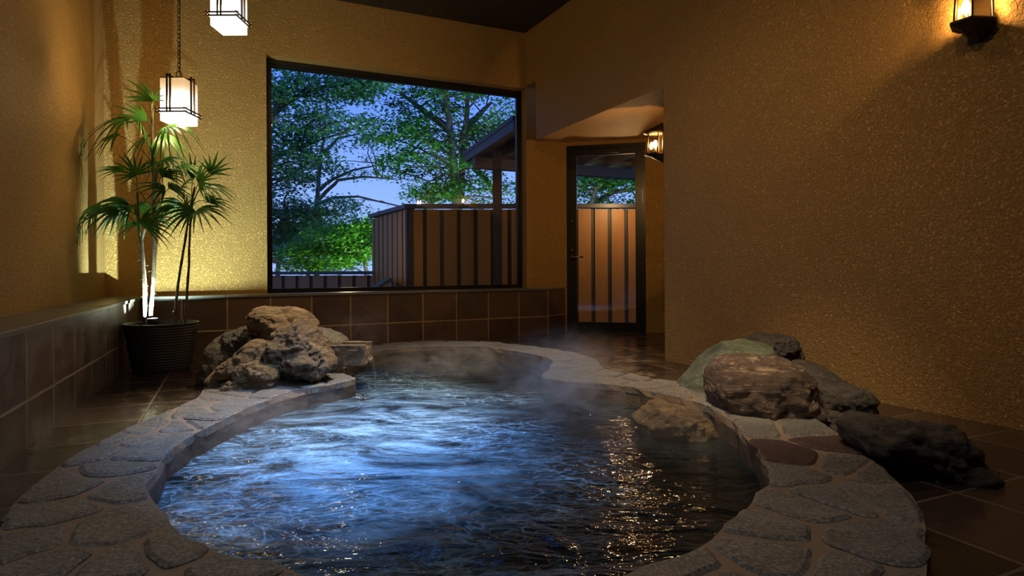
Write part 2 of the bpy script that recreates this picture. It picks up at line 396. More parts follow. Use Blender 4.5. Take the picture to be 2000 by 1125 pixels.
M['mortar'] = plain('ochre_mortar', (.20,.145,.10), .7, 0, .2, 30, .5)
M['basin'] = rockmat('basin_stone', [(.025,.018,.012),(.06,.04,.026),(.09,.06,.04),(.13,.09,.055)], 4, rough=.4, squash=(1,1,2))  # dark as wet stone, with the shade below the rim coloured in
rc = Vector(G(1000,1190,RZ))
root = empty('pool_surround', (0.1, 2.4, 0), 'low irregular rim of grey flagstones in ochre mortar around the steaming pool', 'pool rim')
mort.build('mortar_bed', M['mortar'], root); st.build('flagstone_paving', M['flag'], root)
st2.build('purple_flagstone', M['flag2'], root, label='purple brown flagstone')
bm = MB(); ib = [wob(p, .03, 4, 8) for p in inner]; n = len(inner)
bm.add([(p.x,p.y,.04) for p in lo[no:]]+[(p.x,p.y,-.6) for p in ib], [(i,(i+1)%n,n+(i+1)%n,n+i) for i in range(n)])
bot = tessellate_polygon([[Vector((p.x,p.y,0)) for p in ib]])
bm.add([(p.x,p.y,-.6) for p in ib], [tuple(t) for t in bot])
bm.build('basin', M['basin'], root)

# floor with a hole for the pool
fo = [cLB+Vector((-.5,1.5)), Vector((2.6,8.0)), cRR+Vector((.6,-.2)), rear0+Vector((-.5,-.5))]
if area(fo) < 0: fo.reverse()
mid = [(p+Vector((0,0))) for p in outer]
fh = [wob(p, 0, 1, 0) for p in outer]
cen = sum(fh, Vector((0,0)))/len(fh); fh = [cen+(p-cen)*.975 for p in fh]; fh.reverse()
tri = tessellate_polygon([[Vector((p.x,p.y,0)) for p in fo], [Vector((p.x,p.y,0)) for p in fh]])
m = MB(); m.add([(p.x,p.y,0) for p in fo+fh], [tuple(t) for t in tri])
tag(m.build('floor', M['floor']), kind='structure')

# water
def watermat():
    t = NT('pool_water')
    P1 = t.scaled((1,2.0,1),(0,0,.25))
    n1 = t.noise(2.2, 2, .5, P1, 1.8); n2 = t.noise(5.5, 3, .5, P1, 2.4); n3 = t.noise(18, 2, .5, t.scaled((1,1.7,1)), 1.2)
    rid = t.math('ABSOLUTE', t.math('SUBTRACT', n2, .5))
    h = t.math('ADD', t.math('MULTIPLY', n1, 1.5), t.math('ADD', t.math('MULTIPLY', rid, .55), t.math('MULTIPLY', n3, .05)))
    bp = t.bump(h, 1.0, .022)
    # fine bubble veils and threads, with the window's blue glow painted into them
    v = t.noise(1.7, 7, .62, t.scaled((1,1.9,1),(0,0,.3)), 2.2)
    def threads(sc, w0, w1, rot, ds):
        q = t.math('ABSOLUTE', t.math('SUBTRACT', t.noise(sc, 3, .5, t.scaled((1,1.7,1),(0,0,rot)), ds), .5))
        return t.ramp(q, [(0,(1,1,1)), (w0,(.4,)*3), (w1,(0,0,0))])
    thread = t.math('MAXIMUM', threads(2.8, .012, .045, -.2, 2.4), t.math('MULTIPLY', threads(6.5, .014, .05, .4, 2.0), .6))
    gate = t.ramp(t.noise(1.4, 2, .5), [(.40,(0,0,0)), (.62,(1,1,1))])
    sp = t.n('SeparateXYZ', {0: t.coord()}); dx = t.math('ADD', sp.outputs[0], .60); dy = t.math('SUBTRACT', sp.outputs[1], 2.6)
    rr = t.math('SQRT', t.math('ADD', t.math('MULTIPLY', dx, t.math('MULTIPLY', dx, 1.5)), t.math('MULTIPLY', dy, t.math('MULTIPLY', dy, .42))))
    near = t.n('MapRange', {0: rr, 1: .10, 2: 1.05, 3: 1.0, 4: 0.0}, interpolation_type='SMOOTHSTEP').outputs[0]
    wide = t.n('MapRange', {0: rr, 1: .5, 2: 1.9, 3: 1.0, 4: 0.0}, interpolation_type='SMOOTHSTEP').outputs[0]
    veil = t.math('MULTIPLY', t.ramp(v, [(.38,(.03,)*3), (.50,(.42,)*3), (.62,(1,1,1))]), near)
    foam_glow = t.math('ADD', t.math('MULTIPLY', veil, .95), t.math('MULTIPLY', t.math('MULTIPLY', thread, gate), t.math('MULTIPLY', wide, .85)))
    col = t.mix(t.math('MINIMUM', foam_glow, 1.0), (.006,.011,.011), (.34,.58,.80))  # pale blue stands in for the bright window reflection
    body = t.n('BsdfDiffuse', {'Color': col, 'Normal': bp}).outputs[0]
    gl = t.n('BsdfGlossy', {'Color': (1,1,1), 'Roughness': .04, 'Normal': bp}).outputs[0]
    fr = t.n('Fresnel', {'IOR': 1.36, 'Normal': bp}).outputs[0]
    return t.surf(t.n('MixShader', {0: fr, 1: body, 2: gl}).outputs[0])
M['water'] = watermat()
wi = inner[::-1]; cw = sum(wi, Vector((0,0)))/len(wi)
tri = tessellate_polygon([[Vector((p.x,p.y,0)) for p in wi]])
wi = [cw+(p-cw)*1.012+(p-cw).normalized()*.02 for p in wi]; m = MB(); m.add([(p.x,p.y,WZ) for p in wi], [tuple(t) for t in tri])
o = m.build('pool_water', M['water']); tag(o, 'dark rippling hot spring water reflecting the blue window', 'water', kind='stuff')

# ------------------------------------------------------------------ window
def frame_rect(m, p, q, z0, z1, n, dep0, dep1, w, wt=None, wb=None):
    d = (q-p).normalized(); n = Vector(n); wt = wt or w; wb = wb or w
    def bar(a, b, za, zb):
        m.prism([a+n*dep0, b+n*dep0, b+n*dep1, a+n*dep1], za, zb)
    bar(p, p+d*w, z0, z1); bar(q-d*w, q, z0, z1); bar(p+d*w, q-d*w, z0, z0+wb); bar(p+d*w, q-d*w, z1-wt, z1)
root = empty('window_1', (wx0.x, wx0.y, LEDGE), kind='structure')
m = MB(); frame_rect(m, wx0, wx1, LEDGE-.018, WTOP, NA, .11, .19, .022, .04, .03); m.build('window_frame', M['black'], root)
m = MB(); e = .022; dA = Vector(A); frame_rect(m, wx0+dA*e, wx1-dA*e, LEDGE+.01, WTOP-.035, NA, .13, .17, .028, .03, .025); m.build('window_sash', M['black'], root)
m = MB(); m.prism([wx0+Vector(NA)*.148+dA*.04, wx1+Vector(NA)*.148-dA*.04, wx1+Vector(NA)*.153-dA*.04, wx0+Vector(NA)*.153+dA*.04], LEDGE+.03, WTOP-.06)
m.build('window_pane', M['glass'], root)

# ------------------------------------------------------------------ door
root = empty('door_1', (d0.x, d0.y, 0), kind='structure')
m = MB(); frame_rect(m, d0, d1, 0, DH, dn, .02, .12, .03, .035, .02); m.build('door_frame', M['black'], root)
l0, l1 = d0+dd*.032, d1-dd*.032
m = MB(); frame_rect(m, l0, l1, .022, DH-.037, dn, .035, .075, .075, .07, .075); lf = m.build('door_leaf', M['black'], root)
m = MB(); m.prism([l0+dd*.07+dn*.052, l1-dd*.07+dn*.052, l1-dd*.07+dn*.058, l0+dd*.07+dn*.058], .09, DH-.10); m.build('door_pane', M['glass'], lf)
def door_pt(px, py, dep):
    b = on(((DL.x,DL.y),(dd.x,dd.y)), px, py); return Vector((b.x+dn.x*dep, b.y+dn.y*dep, b.z))
nv = Vector((dn.x,dn.y,0)); dv = Vector((dd.x,dd.y,0))
for py in (432, 489):
    c = door_pt(1116, py, .034); m = MB(); m.tube([c, c-nv*.012], [.020,.019], 20); m.tube([c-nv*.011, c-nv*.016], .009, 12); m.build('door_lock', M['chrome'], lf, True)
c = door_pt(1116, 502, .034)
m = MB(); m.tube([c, c-nv*.01], .02, 20); m.tube([c-nv*.01, c-nv*.045], .009, 12)
m.tube([c-nv*.045-dv*.006, c-nv*.048+dv*.05, c-nv*.045+dv*.13], [.009,.0085,.008], 12); m.build('door_handle', M['chrome'], lf, True)
m = MB(); k0 = l0+dd*.25-dn*.005
m.prism([k0, k0+dd*.28, k0+dd*.28+dn*.04, k0+dn*.04], DH-.095, DH-.045); m.build('door_closer', M['black'], lf, bevel=.004)

# ------------------------------------------------------------------ lamps
def shade_mat():
    t = NT('glowing_lamp_shade'); g = t.n('TexCoord').outputs['Generated']; z = t.n('SeparateXYZ', {0: g}).outputs[2]
    s = t.ramp(z, [(0,(1,1,1)), (.55,(1,1,1)), (.80,(.5,.5,.5)), (1,(.28,.28,.28))])
    c = t.ramp(z, [(0,(1,.93,.72)), (.22,(.86,.93,1)), (.6,(.84,.93,1)), (.85,(1,.70,.36))])
    em = t.n('Emission', {'Color': c, 'Strength': t.math('MULTIPLY', s, SHADE)}).outputs[0]
    tr = t.n('BsdfTransparent', {'Color': (.5,.42,.30)}).outputs[0]
    return t.surf(t.n('AddShader', {0: em, 1: tr}).outputs[0])
SHADE = 1.5
M['shade'] = shade_mat()
LAMPS = []
def pendant(px, py, Y, label):
    """px,py: near bottom-left corner of the box"""
    c0 = at(px, py, Y); w = .168; d = .18; h = .295
    x0, y0, z0 = c0.x, c0.y, c0.z; cx, cy = x0+w/2, y0+d/2
    root = empty('pendant_lantern', (cx, cy, z0), label, 'lamp', 'lantern pendants over the palm')
    m = MB(); t = .012
    m.hexa([(x0+t,y0+t,z0),(x0+w-t,y0+t,z0),(x0+w-t,y0+d-t,z0),(x0+t,y0+d-t,z0),(x0,y0,z0+.04),(x0+w,y0,z0+.04),(x0+w,y0+d,z0+.04),(x0,y0+d,z0+.04)])
    m.v = []; m.f = []
    m.box(x0, x0+w, y0, y0+d, z0, z0+h); LAMPS.append((cx,cy,z0+h*.45)); m.build('lamp_shade', M['shade'], root, bevel=.006)
    m = MB(); b = .004
    for zz in (z0+.062, z0+.084):       # two open square rails
        e = .024; r = .0042; g = .006
        m.box(x0-e, x0+w+e, y0-g-2*r, y0-g, zz-r, zz+r); m.box(x0-e, x0+w+e, y0+d+g, y0+d+g+2*r, zz-r, zz+r)
        m.box(x0-g-2*r, x0-g, y0-e, y0+d+e, zz-r, zz+r); m.box(x0+w+g, x0+w+g+2*r, y0-e, y0+d+e, zz-r, zz+r)
    for fx in (.33, .46):
        m.box(x0+w*fx-.0055, x0+w*fx+.0055, y0-.014, y0-.005, z0+.06, z0+h+.026); m.box(x0+w*fx-.0055, x0+w*fx+.0055, y0+d+.005, y0+d+.014, z0+.06, z0+h+.026)
    for fy in (.40, .62):
        for xx in (x0-.013, x0+w+.004): m.box(xx, xx+.009, y0+d*fy-.0055, y0+d*fy+.0055, z0+.06, z0+h+.026)
    m.box(x0-.012, x0+w+.012, cy-.006, cy+.014, z0+h+.004, z0+h+.02); m.box(x0+w*.37-.01, x0+w*.37+.01, y0-.012, y0+d+.012, z0+h+.004, z0+h+.02)
    m.build('lamp_frame', M['iron'], root)
    m = MB(); m.box(x0+.004, x0+w-.004, y0+.004, y0+d-.004, z0+h, z0+h+.006); m.tube([(cx,cy,z0+h),(cx,cy,z0+h+.03)], .012, 12); m.build('top_plate', M['iron'], root)
    m = MB(); z = z0+h+.05; m.torus((cx,cy,z), (1,0,0), (0,0,1), .02, .02, .0035, 18); z += .036; i = 0
    while z < CEIL-.02:
        m.torus((cx,cy,z), (1,0,0) if i%2 else (0,1,0), (0,0,1), .0095, .0175, .0028, 12, 5); z += .029; i += 1
    m.tube([(cx+.006,cy,z0+h+.04),(cx+.012,cy,z0+h+.6),(cx+.006,cy,CEIL)], .0028, 6)
    m.build('chain', M['iron'], root, True)
    m = MB(); m.lathe((cx,cy,CEIL-.03), [(.012,0),(.05,.012),(.055,.03)], 24); m.build('ceiling_rose', M['iron'], root, True)
pendant(312, 236, 4.12, 'lit white lantern on a dark chain hanging in front of the palm tips')
pendant(410, 49.5, 3.95, 'lit white lantern cut by the top edge of the photo, hung higher than the other')

M['bulb'] = emis('glowing_bulb', (1,.56,.20), 420.0)
M['bulb2'] = emis('glowing_bulb_small', (1,.56,.20), 1700.0)
def sconce(base, out, side, label, bulbs, s=1.0, mb='bulb'):
    """base: point on the wall at the lamp's middle; out: unit into the room"""
    base = Vector(base); out = Vector((out[0],out[1],0)); side = Vector((side[0],side[1],0)); up = Vector((0,0,1))
    def P(a, o_, z): return base+side*(a*s)+out*(o_*s)+up*(z*s)
    root = empty('wall_sconce', base, label, 'lamp', 'lit carriage lamps')
    def ring(hw, dep, off=.0):          # half hexagon cage plan: wall, corner, front, front, corner, wall
        return [(-hw*.62,.012+off),(-hw,dep*.36),(-hw*.5,dep),(hw*.5,dep),(hw,dep*.36),(hw*.62,.012+off)]
    def loft(m, secs):
        n = 6; vs = [P(a, o_, z) for pts, z in secs for a, o_ in pts]
        fs = [(i*n+j, i*n+(j+1)%n, (i+1)*n+(j+1)%n, (i+1)*n+j) for i in range(len(secs)-1) for j in range(n)]
        fs += [tuple(range(n))[::-1], tuple((len(secs)-1)*n+j for j in range(n))]; m.add(vs, fs)
    m = MB(); p8 = [P(-.05,0,-.17),P(.05,0,-.17),P(.05,.014,-.17),P(-.05,.014,-.17),P(-.05,0,.17),P(.05,0,.17),P(.05,.014,.17),P(-.05,.014,.17)]
    m.hexa(p8); m.build('back_plate', M['iron'], root, bevel=.004)
    m = MB(); loft(m, [(ring(.085,.165),-.085),(ring(.093,.178),-.092),(ring(.093,.178),-.100),(ring(.06,.12),-.118),(ring(.038,.075),-.145),(ring(.018,.04),-.16),(ring(.010,.03),-.175)]); m.build('base', M['iron'], root)
    m = MB(); loft(m, [(ring(.078,.152),.09),(ring(.095,.185),.098),(ring(.095,.185),.106),(ring(.05,.10),.15),(ring(.02,.05),.175),(ring(.008,.03),.19)]); m.build('cap', M['iron'], root)
    m = MB(); lowr, topr = ring(.078,.155), ring(.07,.14)
    for (a, o_), (c, d) in zip(lowr, topr): m.tube([P(a,o_,-.088), P(c,d,.092)], .0048*s, 6)
    m.build('cage', M['iron'], root)
    m = MB(); r2 = [(a*.95, o_*.97) for a, o_ in lowr]; r3 = [(a*.95, o_*.97) for a, o_ in topr]
    vs = [P(a,o_,-.086) for a, o_ in r2]+[P(a,o_,.09) for a, o_ in r3]; m.add(vs, [(j,j+1,7+j,6+j) for j in range(5)]); m.build('glass_panes', M['lampglass'], root)
    for a, o_ in bulbs:
        m = MB(); m.tube([P(a,o_,-.085), P(a,o_,-.035)], .013*s, 12); m.build('candle_holder', M['chrome'], root, True)
        m = MB(); m.sphere(P(a,o_,.0), (.017*s,.017*s,.034*s)); m.build('bulb', M[mb], root, True)
jn = Vector(D)                           # the jamb faces the alcove
jc = jamb+JD*.13; sc0 = at(1296, 287, 4.6)
sconce((jc.x, jc.y, 1.645), JN, JD, 'small lit carriage lamp on the alcove jamb beside the glass door', [(0,.08)], .84, 'bulb2')
w2 = on(WR, 1915, 20)
sconce((w2.x, w2.y, 1.845), (-ND[0],-ND[1]), D, 'large lit carriage lamp high on the right wall at the photo edge', [(-.036,.09),(.034,.06)], .92)

# ------------------------------------------------------------------ potted palm
pc = Vector((-2.445, 4.215, 0))
M['pot'] = plain('ribbed_charcoal_pot', (.035,.038,.038), .45, 0, .2, 8)
M['soil'] = plain('potting_soil', (.03,.02,.012), .9, 0, .5, 60, .8)
M['stem'] = rockmat('palm_stem', [(.03,.02,.012),(.10,.07,.045),(.20,.15,.10),(.32,.27,.20)], 18, rough=.7, squash=(1,1,.6), b=.5)
def leafmat(name, c0, c1, trans=.25, rough=.35):
    t = NT(name); n = t.noise(5, 3); c = t.mix(n, c0, c1)
    p = t.n('BsdfPrincipled', {'Base Color': c, 'Roughness': rough}).outputs[0]; tr = t.n('BsdfTranslucent', {'Color': c}).outputs[0]
    return t.surf(t.n('MixShader', {0: trans, 1: p, 2: tr}).outputs[0])
M['palm'] = leafmat('palm_leaf', (.045,.16,.03), (.09,.30,.055))
root = empty('potted_palm', pc, 'tall bamboo palm in a ribbed charcoal pot in the left corner', 'plant')
prof = [(.165,0)]; k = 0
for i in range(1, 68):
    z = i*.005; f = z/.34; r = .172+.056*f**.8+.0022*(1 if i%4 in (0,1) else -1); prof.append((r,z))
prof += [(.230,.338),(.234,.345),(.234,.352),(.224,.354),(.218,.345),(.205,.30),(.20,.28)]
pz = -.03
prof = [(r, z*.93) for r, z in prof]
m = MB(); m.lathe(pc, prof, 72, False); m.add([pc+Vector((.165*math.cos(t*PI/12),.165*math.sin(t*PI/12),.001)) for t in range(24)], [tuple(range(24))[::-1]])
pot = m.build('pot', M['pot'], root, True)
m = MB(); m.lathe(pc+Vector((0,0,.245)), [(.001,.012),(.10,.008),(.199,.0)], 40, False)
m.build('soil', M['soil'], pot, True)
PY = 4.23
stems = [([(284,640),(281,585),(280,540),(276,480),(271,435),(270,400),(268,375)], 4.20, .0095),
         ([(291,640),(297,585),(301,520),(302,450),(301,390),(299,330),(298,270),(297,235),(297,200)], 4.26, .0115),
         ([(287,640),(287,590),(283,530),(277,470),(290,420),(303,360),(312,320)], 4.30, .008),
         ([(343,640),(343,600),(349,545),(360,480),(368,430),(374,395),(380,365)], 4.25, .0085),
         ([(360,640),(364,590),(369,520),(370,470),(372,430),(376,400)], 4.22, .008)]
SP = []
for pts, Y, r in stems:
    path = []
    for i, (x, y) in enumerate(pts): path.append(at(x, y, Y))
    z0 = pc.z+.25; path[0].z = z0
    fine = []
    for i in range(len(path)-1):
        for j in range(6): fine.append(path[i].lerp(path[i+1], j/6))
    fine.append(path[-1]); rad = []
    for i, p in enumerate(fine):
        p.x += .003*noise.noise(p*20); rad.append(r*(1.25-.55*i/len(fine))*(1.12 if i%5 == 0 else .96))
    m = MB(); m.tube(fine, rad, 8)
    for i in range(3, len(fine)//2, 2):     # fibres and old leaf sheaths
        a = random.uniform(0, 6.28); p = fine[i]; m.tube([p, p+Vector((.02*math.cos(a),.02*math.sin(a),.008)), p+Vector((.035*math.cos(a),.035*math.sin(a),-.003))], [.0025,.0012,.0006], 4)
    SP.append(fine); m.build('stem', M['stem'], root, True)
def frond(hx, hy, Y, ang, tilt, R, nl, spread, droop, base, w=.0115):
    """ang: image-plane angle of the middle leaflet (0 right, 90 up); tilt: towards the camera"""
    hub = at(hx, hy, Y); m = MB(); droop *= .9
    bpt = min((p for s in SP for p in s if p.z < hub.z-.02), key=lambda p: (p-at(base[0], base[1], Y)).length)
    mid = bpt.lerp(hub, .5)+Vector((0,0,.03))
    m.tube([bpt, bpt.lerp(mid,.6)+Vector((0,0,.012)), mid, mid.lerp(hub,.55)+Vector((0,0,.008)), hub], [.0035,.003,.0027,.0025,.003], 5)
    a = math.radians(ang); d = Vector((math.cos(a), -math.sin(tilt)*.6, math.sin(a))).normalized()
    side = d.cross(Vector((0,-1,0))).normalized()
    side = (side*(.95 if droop < .22 else .55)+Vector((0,-1,.0))*random.choice((-1,1))*(.4 if droop < .22 else .85)).normalized(); side = (side-d*side.dot(d)).normalized()
    nrm = d.cross(side)
    if nrm.z < 0: nrm = -nrm
    for i in range(nl):
        th = math.radians(spread)*(i/(nl-1)-.5)*2*.5+random.uniform(-.06,.06)
        L = R*(1-.32*abs(i/(nl-1)-.5)*2)*random.uniform(.9,1.08)
        dr = d*math.cos(th)+side*math.sin(th); ww = w*random.uniform(.75,1.15)*(.7+.3*L/R)*min(1.1, R/.24)
        cs = dr.cross(nrm).normalized(); vs = []; K = 7
        for k in range(K+1):
            s_ = k/K; c = hub+dr*(L*s_)+nrm*(.06*L*math.sin(PI*s_))+Vector((0,0,-1))*(droop*L*s_**2.2)
            hw = ww*(.16+.84*math.sin(PI*min(1,s_*1.05+.02)**.62)) if s_ < .97 else ww*.12
            up = Vector((0,0,1))*hw*.35
            vs += [c-cs*hw+up, c-up*.3, c+cs*hw+up]
        fs = []
        for k in range(K): b = k*3; fs += [(b,b+1,b+4,b+3),(b+1,b+2,b+5,b+4)]
        m.add(vs, fs)
    for i, v in enumerate(m.v):
        v = Vector(v)
        for ln, nn in ((WL, NB), (WB, NA)):
            k = (v.x-ln[0][0])*nn[0]+(v.y-ln[0][1])*nn[1]
            if k > -.02: v -= Vector((nn[0], nn[1], 0))*(k+.02+.01*random.random())
        m.v[i] = tuple(v)
    m.build('frond', M['palm'], root, True)
fr = [ (298,197,4.25,142,.2,.27,6,75,.12,(297,225)), (300,195,4.04,60,.2,.12,5,120,.2,(297,225)),
 (287,236,4.24,150,.3,.25,7,80,.15,(297,270)), (250,234,4.2,185,.5,.34,10,150,.75,(297,300)), (268,240,4.18,-40,.6,.22,8,120,.8,(297,300)),
 (232,264,4.26,200,.5,.24,9,150,.55,(298,320)), (300,262,4.3,215,.4,.34,9,110,.55,(298,310)), (326,248,4.16,-5,.6,.30,10,140,.75,(298,300)),
 (318,262,4.27,-50,.3,.28,8,120,.65,(298,310)), (266,342,4.14,115,.5,.19,12,190,.1,(271,395)), (244,336,4.3,170,.4,.24,8,80,.25,(271,400)),
 (318,312,4.16,-10,.6,.26,10,150,.6,(303,360)), (305,318,4.3,190,.3,.20,8,140,.5,(303,360)), (345,325,4.28,-10,.4,.30,9,90,.35,(312,330)),
 (388,358,4.2,30,.3,.22,12,170,.05,(376,400)), (400,364,4.15,-15,.5,.25,9,90,.3,(376,400)), (376,352,4.3,95,.2,.22,5,70,.0,(376,395)),
 (196,402,4.12,195,.5,.24,10,170,1.0,(270,420)), (250,398,4.12,195,.5,.30,10,130,.5,(270,425)), (262,400,4.26,-20,.5,.26,9,140,.6,(270,425)),
 (322,372,4.1,160,.6,.24,9,150,.5,(301,420)), (330,368,4.2,-10,.5,.30,10,110,.45,(301,420)), (362,404,4.12,85,.6,.13,8,190,.2,(372,435)),
 (384,412,4.14,-5,.6,.28,10,140,.35,(368,440)), (380,412,4.12,190,.6,.28,8,90,.35,(368,440)), (272,436,4.15,-5,.6,.34,9,80,.18,(271,460)),
 (276,438,4.18,185,.6,.20,7,90,.3,(271,460)), (352,395,4.3,200,.4,.24,8,110,.4,(370,430)), (305,430,4.2,20,.6,.22,8,150,.5,(301,460)), (405,395,4.25,5,.5,.24,9,120,.3,(376,405)), (352,372,4.08,40,.4,.20,9,150,.3,(370,420)), (340,405,4.1,200,.5,.24,9,110,.35,(369,440)), (316,345,4.1,20,.4,.24,9,120,.4,(303,380)), (232,412,4.05,190,.5,.26,9,110,.4,(271,440)), (412,340,4.2,60,.3,.20,8,120,.1,(376,400))]
for f in fr: frond(*f)

# uplight standing in the pot
lc = Vector((-2.475, 4.16, .262)); root = empty('pot_uplight', lc, 'small dark uplight glowing among the palm stems in the pot', 'lamp')
m = MB(); m.tube([lc, lc+Vector((0,0,.04))], .008, 10); m.lathe(lc+Vector((0,0,.03)), [(.012,0),(.034,.01),(.036,.067),(.033,.070),(.031,.058)], 28, False); m.build('housing', plain('navy_plastic', (.02,.03,.06), .3), root, True)
m = MB(); m.lathe(lc+Vector((0,0,.09)), [(.001,.0),(.031,-.001)], 24, False); m.build('lens', emis('uplight_lens', (.85,1,.9), 6.0), root)

# ------------------------------------------------------------------ boulders
import bmesh
def rock(name, outline, Y, T_, mat, label, base=None, amp=.035, seed=0, group=None, cut=.9, sub=5, strata=0.0, srot=.6, lean=0.0):
    P = [at(x, y, Y) for x, y in outline]
    cx = sum(p.x for p in P)/len(P); cz = sum(p.z for p in P)/len(P)
    pts = [(p.x-cx, p.z-cz) for p in P]; n = len(pts)
    def rad(th):
        c, s = math.cos(th), math.sin(th); best = 0
        for i in range(n):
            x1, y1 = pts[i]; x2, y2 = pts[(i+1)%n]; dx, dy = x2-x1, y2-y1; det = -c*dy+s*dx
            if abs(det) < 1e-9: continue
            r = (-x1*dy+y1*dx)/det; t = (c*y1-s*x1)/det if False else ((r*c-x1)*dx+(r*s-y1)*dy)/(dx*dx+dy*dy)
            if r > 0 and -1e-6 <= t <= 1+1e-6: best = max(best, r)
        return best
    tab = [rad(2*PI*i/180-PI) for i in range(180)]
    tab = [(tab[i-1]+tab[i]*2+tab[(i+1)%180])/4 for i in range(180)]
    b = bmesh.new(); bmesh.ops.create_icosphere(b, subdivisions=sub+1, radius=1)
    zb = min(p.z for p in P) if base is None else base
    sc = max(abs(q) for p in pts for q in p)
    for v in b.verts:
        d = v.co.normalized(); th = math.atan2(d.z, d.x); rin = math.hypot(d.x, d.z)
        f = (th+PI)/(2*PI)*180; i = int(f)%180; r = tab[i]*(1-(f-int(f)))+tab[(i+1)%180]*(f-int(f))
        k = rin**cut if rin > 1e-6 else 0
        p = Vector((math.cos(th)*r*k, T_*d.y*(abs(d.y)**-.15 if abs(d.y) > 1e-3 else 1), math.sin(th)*r*k))
        q = p*(1.6/sc)+Vector((seed*7.3, seed*3.1, seed))
        nz = noise.fractal(q, .8, 2.2, 6)*.9+(.5-abs(noise.noise(q*2.3)))*.35+noise.noise(q*6)*.12
        if strata:
            w = math.cos(srot)*p.z+math.sin(srot)*p.x
            nz += strata*(abs(math.sin(w*34/max(.5,sc*2)+2*noise.noise(q)))-.5)
        e = 1-.65*min(1, rin)**6
        p += d*(amp*nz*(e+.25)); p.y += lean*(p.z)
        p += Vector((cx, Y, cz)); 
        if p.z < zb: p.z = zb-.02
        v.co = p-Vector((cx, Y, zb))
    me = bpy.data.meshes.new(name); b.to_mesh(me); b.free(); me.materials.append(mat)
    me.polygons.foreach_set('use_smooth', [True]*len(me.polygons))
    o = bpy.data.objects.new(name, me); C.objects.link(o); o.location = (cx, Y, zb)
    return tag(o, label, 'rock', group)
tan = [(.045,.030,.013),(.15,.10,.042),(.28,.19,.085),(.46,.35,.19)]
M['rock1'] = rockmat('mossy_tan_rock', tan, 6, (.2,.5,.3), b=1.0)
M['rock2'] = rockmat('brown_gneiss', [(.030,.020,.010),(.12,.078,.036),(.22,.145,.07),(.42,.31,.18)], 5, (.3,-.7,.1), b=1.0)
M['rock3'] = rockmat('grey_slab_rock', [(.04,.036,.028),(.075,.066,.05),(.11,.095,.07),(.16,.14,.10)], 3, (0,.3,0), b=.5)
M['rock4'] = rockmat('green_boulder', [(.035,.045,.028),(.085,.105,.065),(.14,.16,.10),(.22,.24,.16)], 3, (.1,.9,.2), b=.5, squash=(1,1,3))
M['rock5'] = rockmat('dark_boulder', [(.022,.018,.014),(.05,.042,.034),(.075,.065,.052),(.12,.10,.08)], 4, (.2,.4,0), b=.8)
M['rock6'] = rockmat('striped_gneiss', [(.03,.022,.017),(.085,.055,.038),(.14,.095,.062),(.50,.38,.25)], 3.2, (.1,.45,.2), b=1.0, squash=(1,1,3.2), vs=.85)
gL, gR = 'boulders piled by the spout', 'boulders on the right rim'
rz = RZ-.005
rock('boulder', [(470,652),(455,650),(430,655),(412,672),(400,700),(392,735),(386,766),(400,770),(440,762),(470,740),(490,700)], 3.62, .15, M['rock3'], 'smooth grey leaning slab at the far left of the spout rock pile', 0.0, .012, 1, gL)
rock('boulder', [(440,660),(455,647),(480,642),(505,646),(520,660),(530,690),(500,710),(460,712),(440,690)], 3.66, .17, M['rock5'], 'dark rock wedged behind the diagonal tan rock, left of the topmost one', rz, .03, 2, gL)
rock('boulder', [(484,640),(488,636),(496,636),(503,642),(500,655),(490,658),(482,650)], 3.72, .05, M['rock1'], 'tiny pale stone peeping out below the topmost rock of the pile', None, .01, 3, gL, sub=4)
rock('boulder', [(491,618),(497,607),(515,600),(545,598),(575,602),(600,614),(613,632),(620,652),(612,672),(580,690),(545,690),(510,660),(496,645),(491,630)], 3.58, .17, M['rock1'], 'rounded tan rock sitting topmost on the pile by the spout', None, .03, 4, gL)
rock('boulder', [(618,640),(640,643),(662,651),(676,662),(684,676),(680,690),(640,695),(615,690),(610,660)], 3.85, .14, M['rock3'], 'smooth grey green rock behind the stone spout', rz, .012, 5, gL)
rock('boulder', [(540,650),(556,637),(580,626),(600,628),(615,645),(624,668),(640,690),(649,706),(646,722),(620,737),(575,741),(540,733),(525,700),(530,670)], 3.36, .20, M['rock2'], 'large rough brown triangular rock beside the stone spout', rz, .045, 6, gL, strata=.08)
rock('boulder', [(405,770),(415,740),(432,712),(460,695),(480,676),(500,665),(520,668),(528,680),(526,710),(510,735),(470,755),(430,770)], 3.30, .14, M['rock2'], 'long tan rock lying diagonally at the front left of the pile', 0.03, .03, 7, gL, strata=.12, srot=.2)
rock('boulder', [(456,735),(462,720),(475,710),(500,705),(525,710),(542,722),(545,738),(538,752),(500,757),(460,752)], 3.18, .09, M['rock1'], 'small rounded tan rock at the front foot of the pile', rz-.01, .02, 8, gL, strata=.08, srot=-.2)
rock('boulder', [(428,765),(436,750),(455,740),(475,744),(486,755),(480,766),(450,773)], 3.16, .07, M['rock1'], 'smallest low stone at the front left corner of the pile', rz-.04, .02, 9, gL)
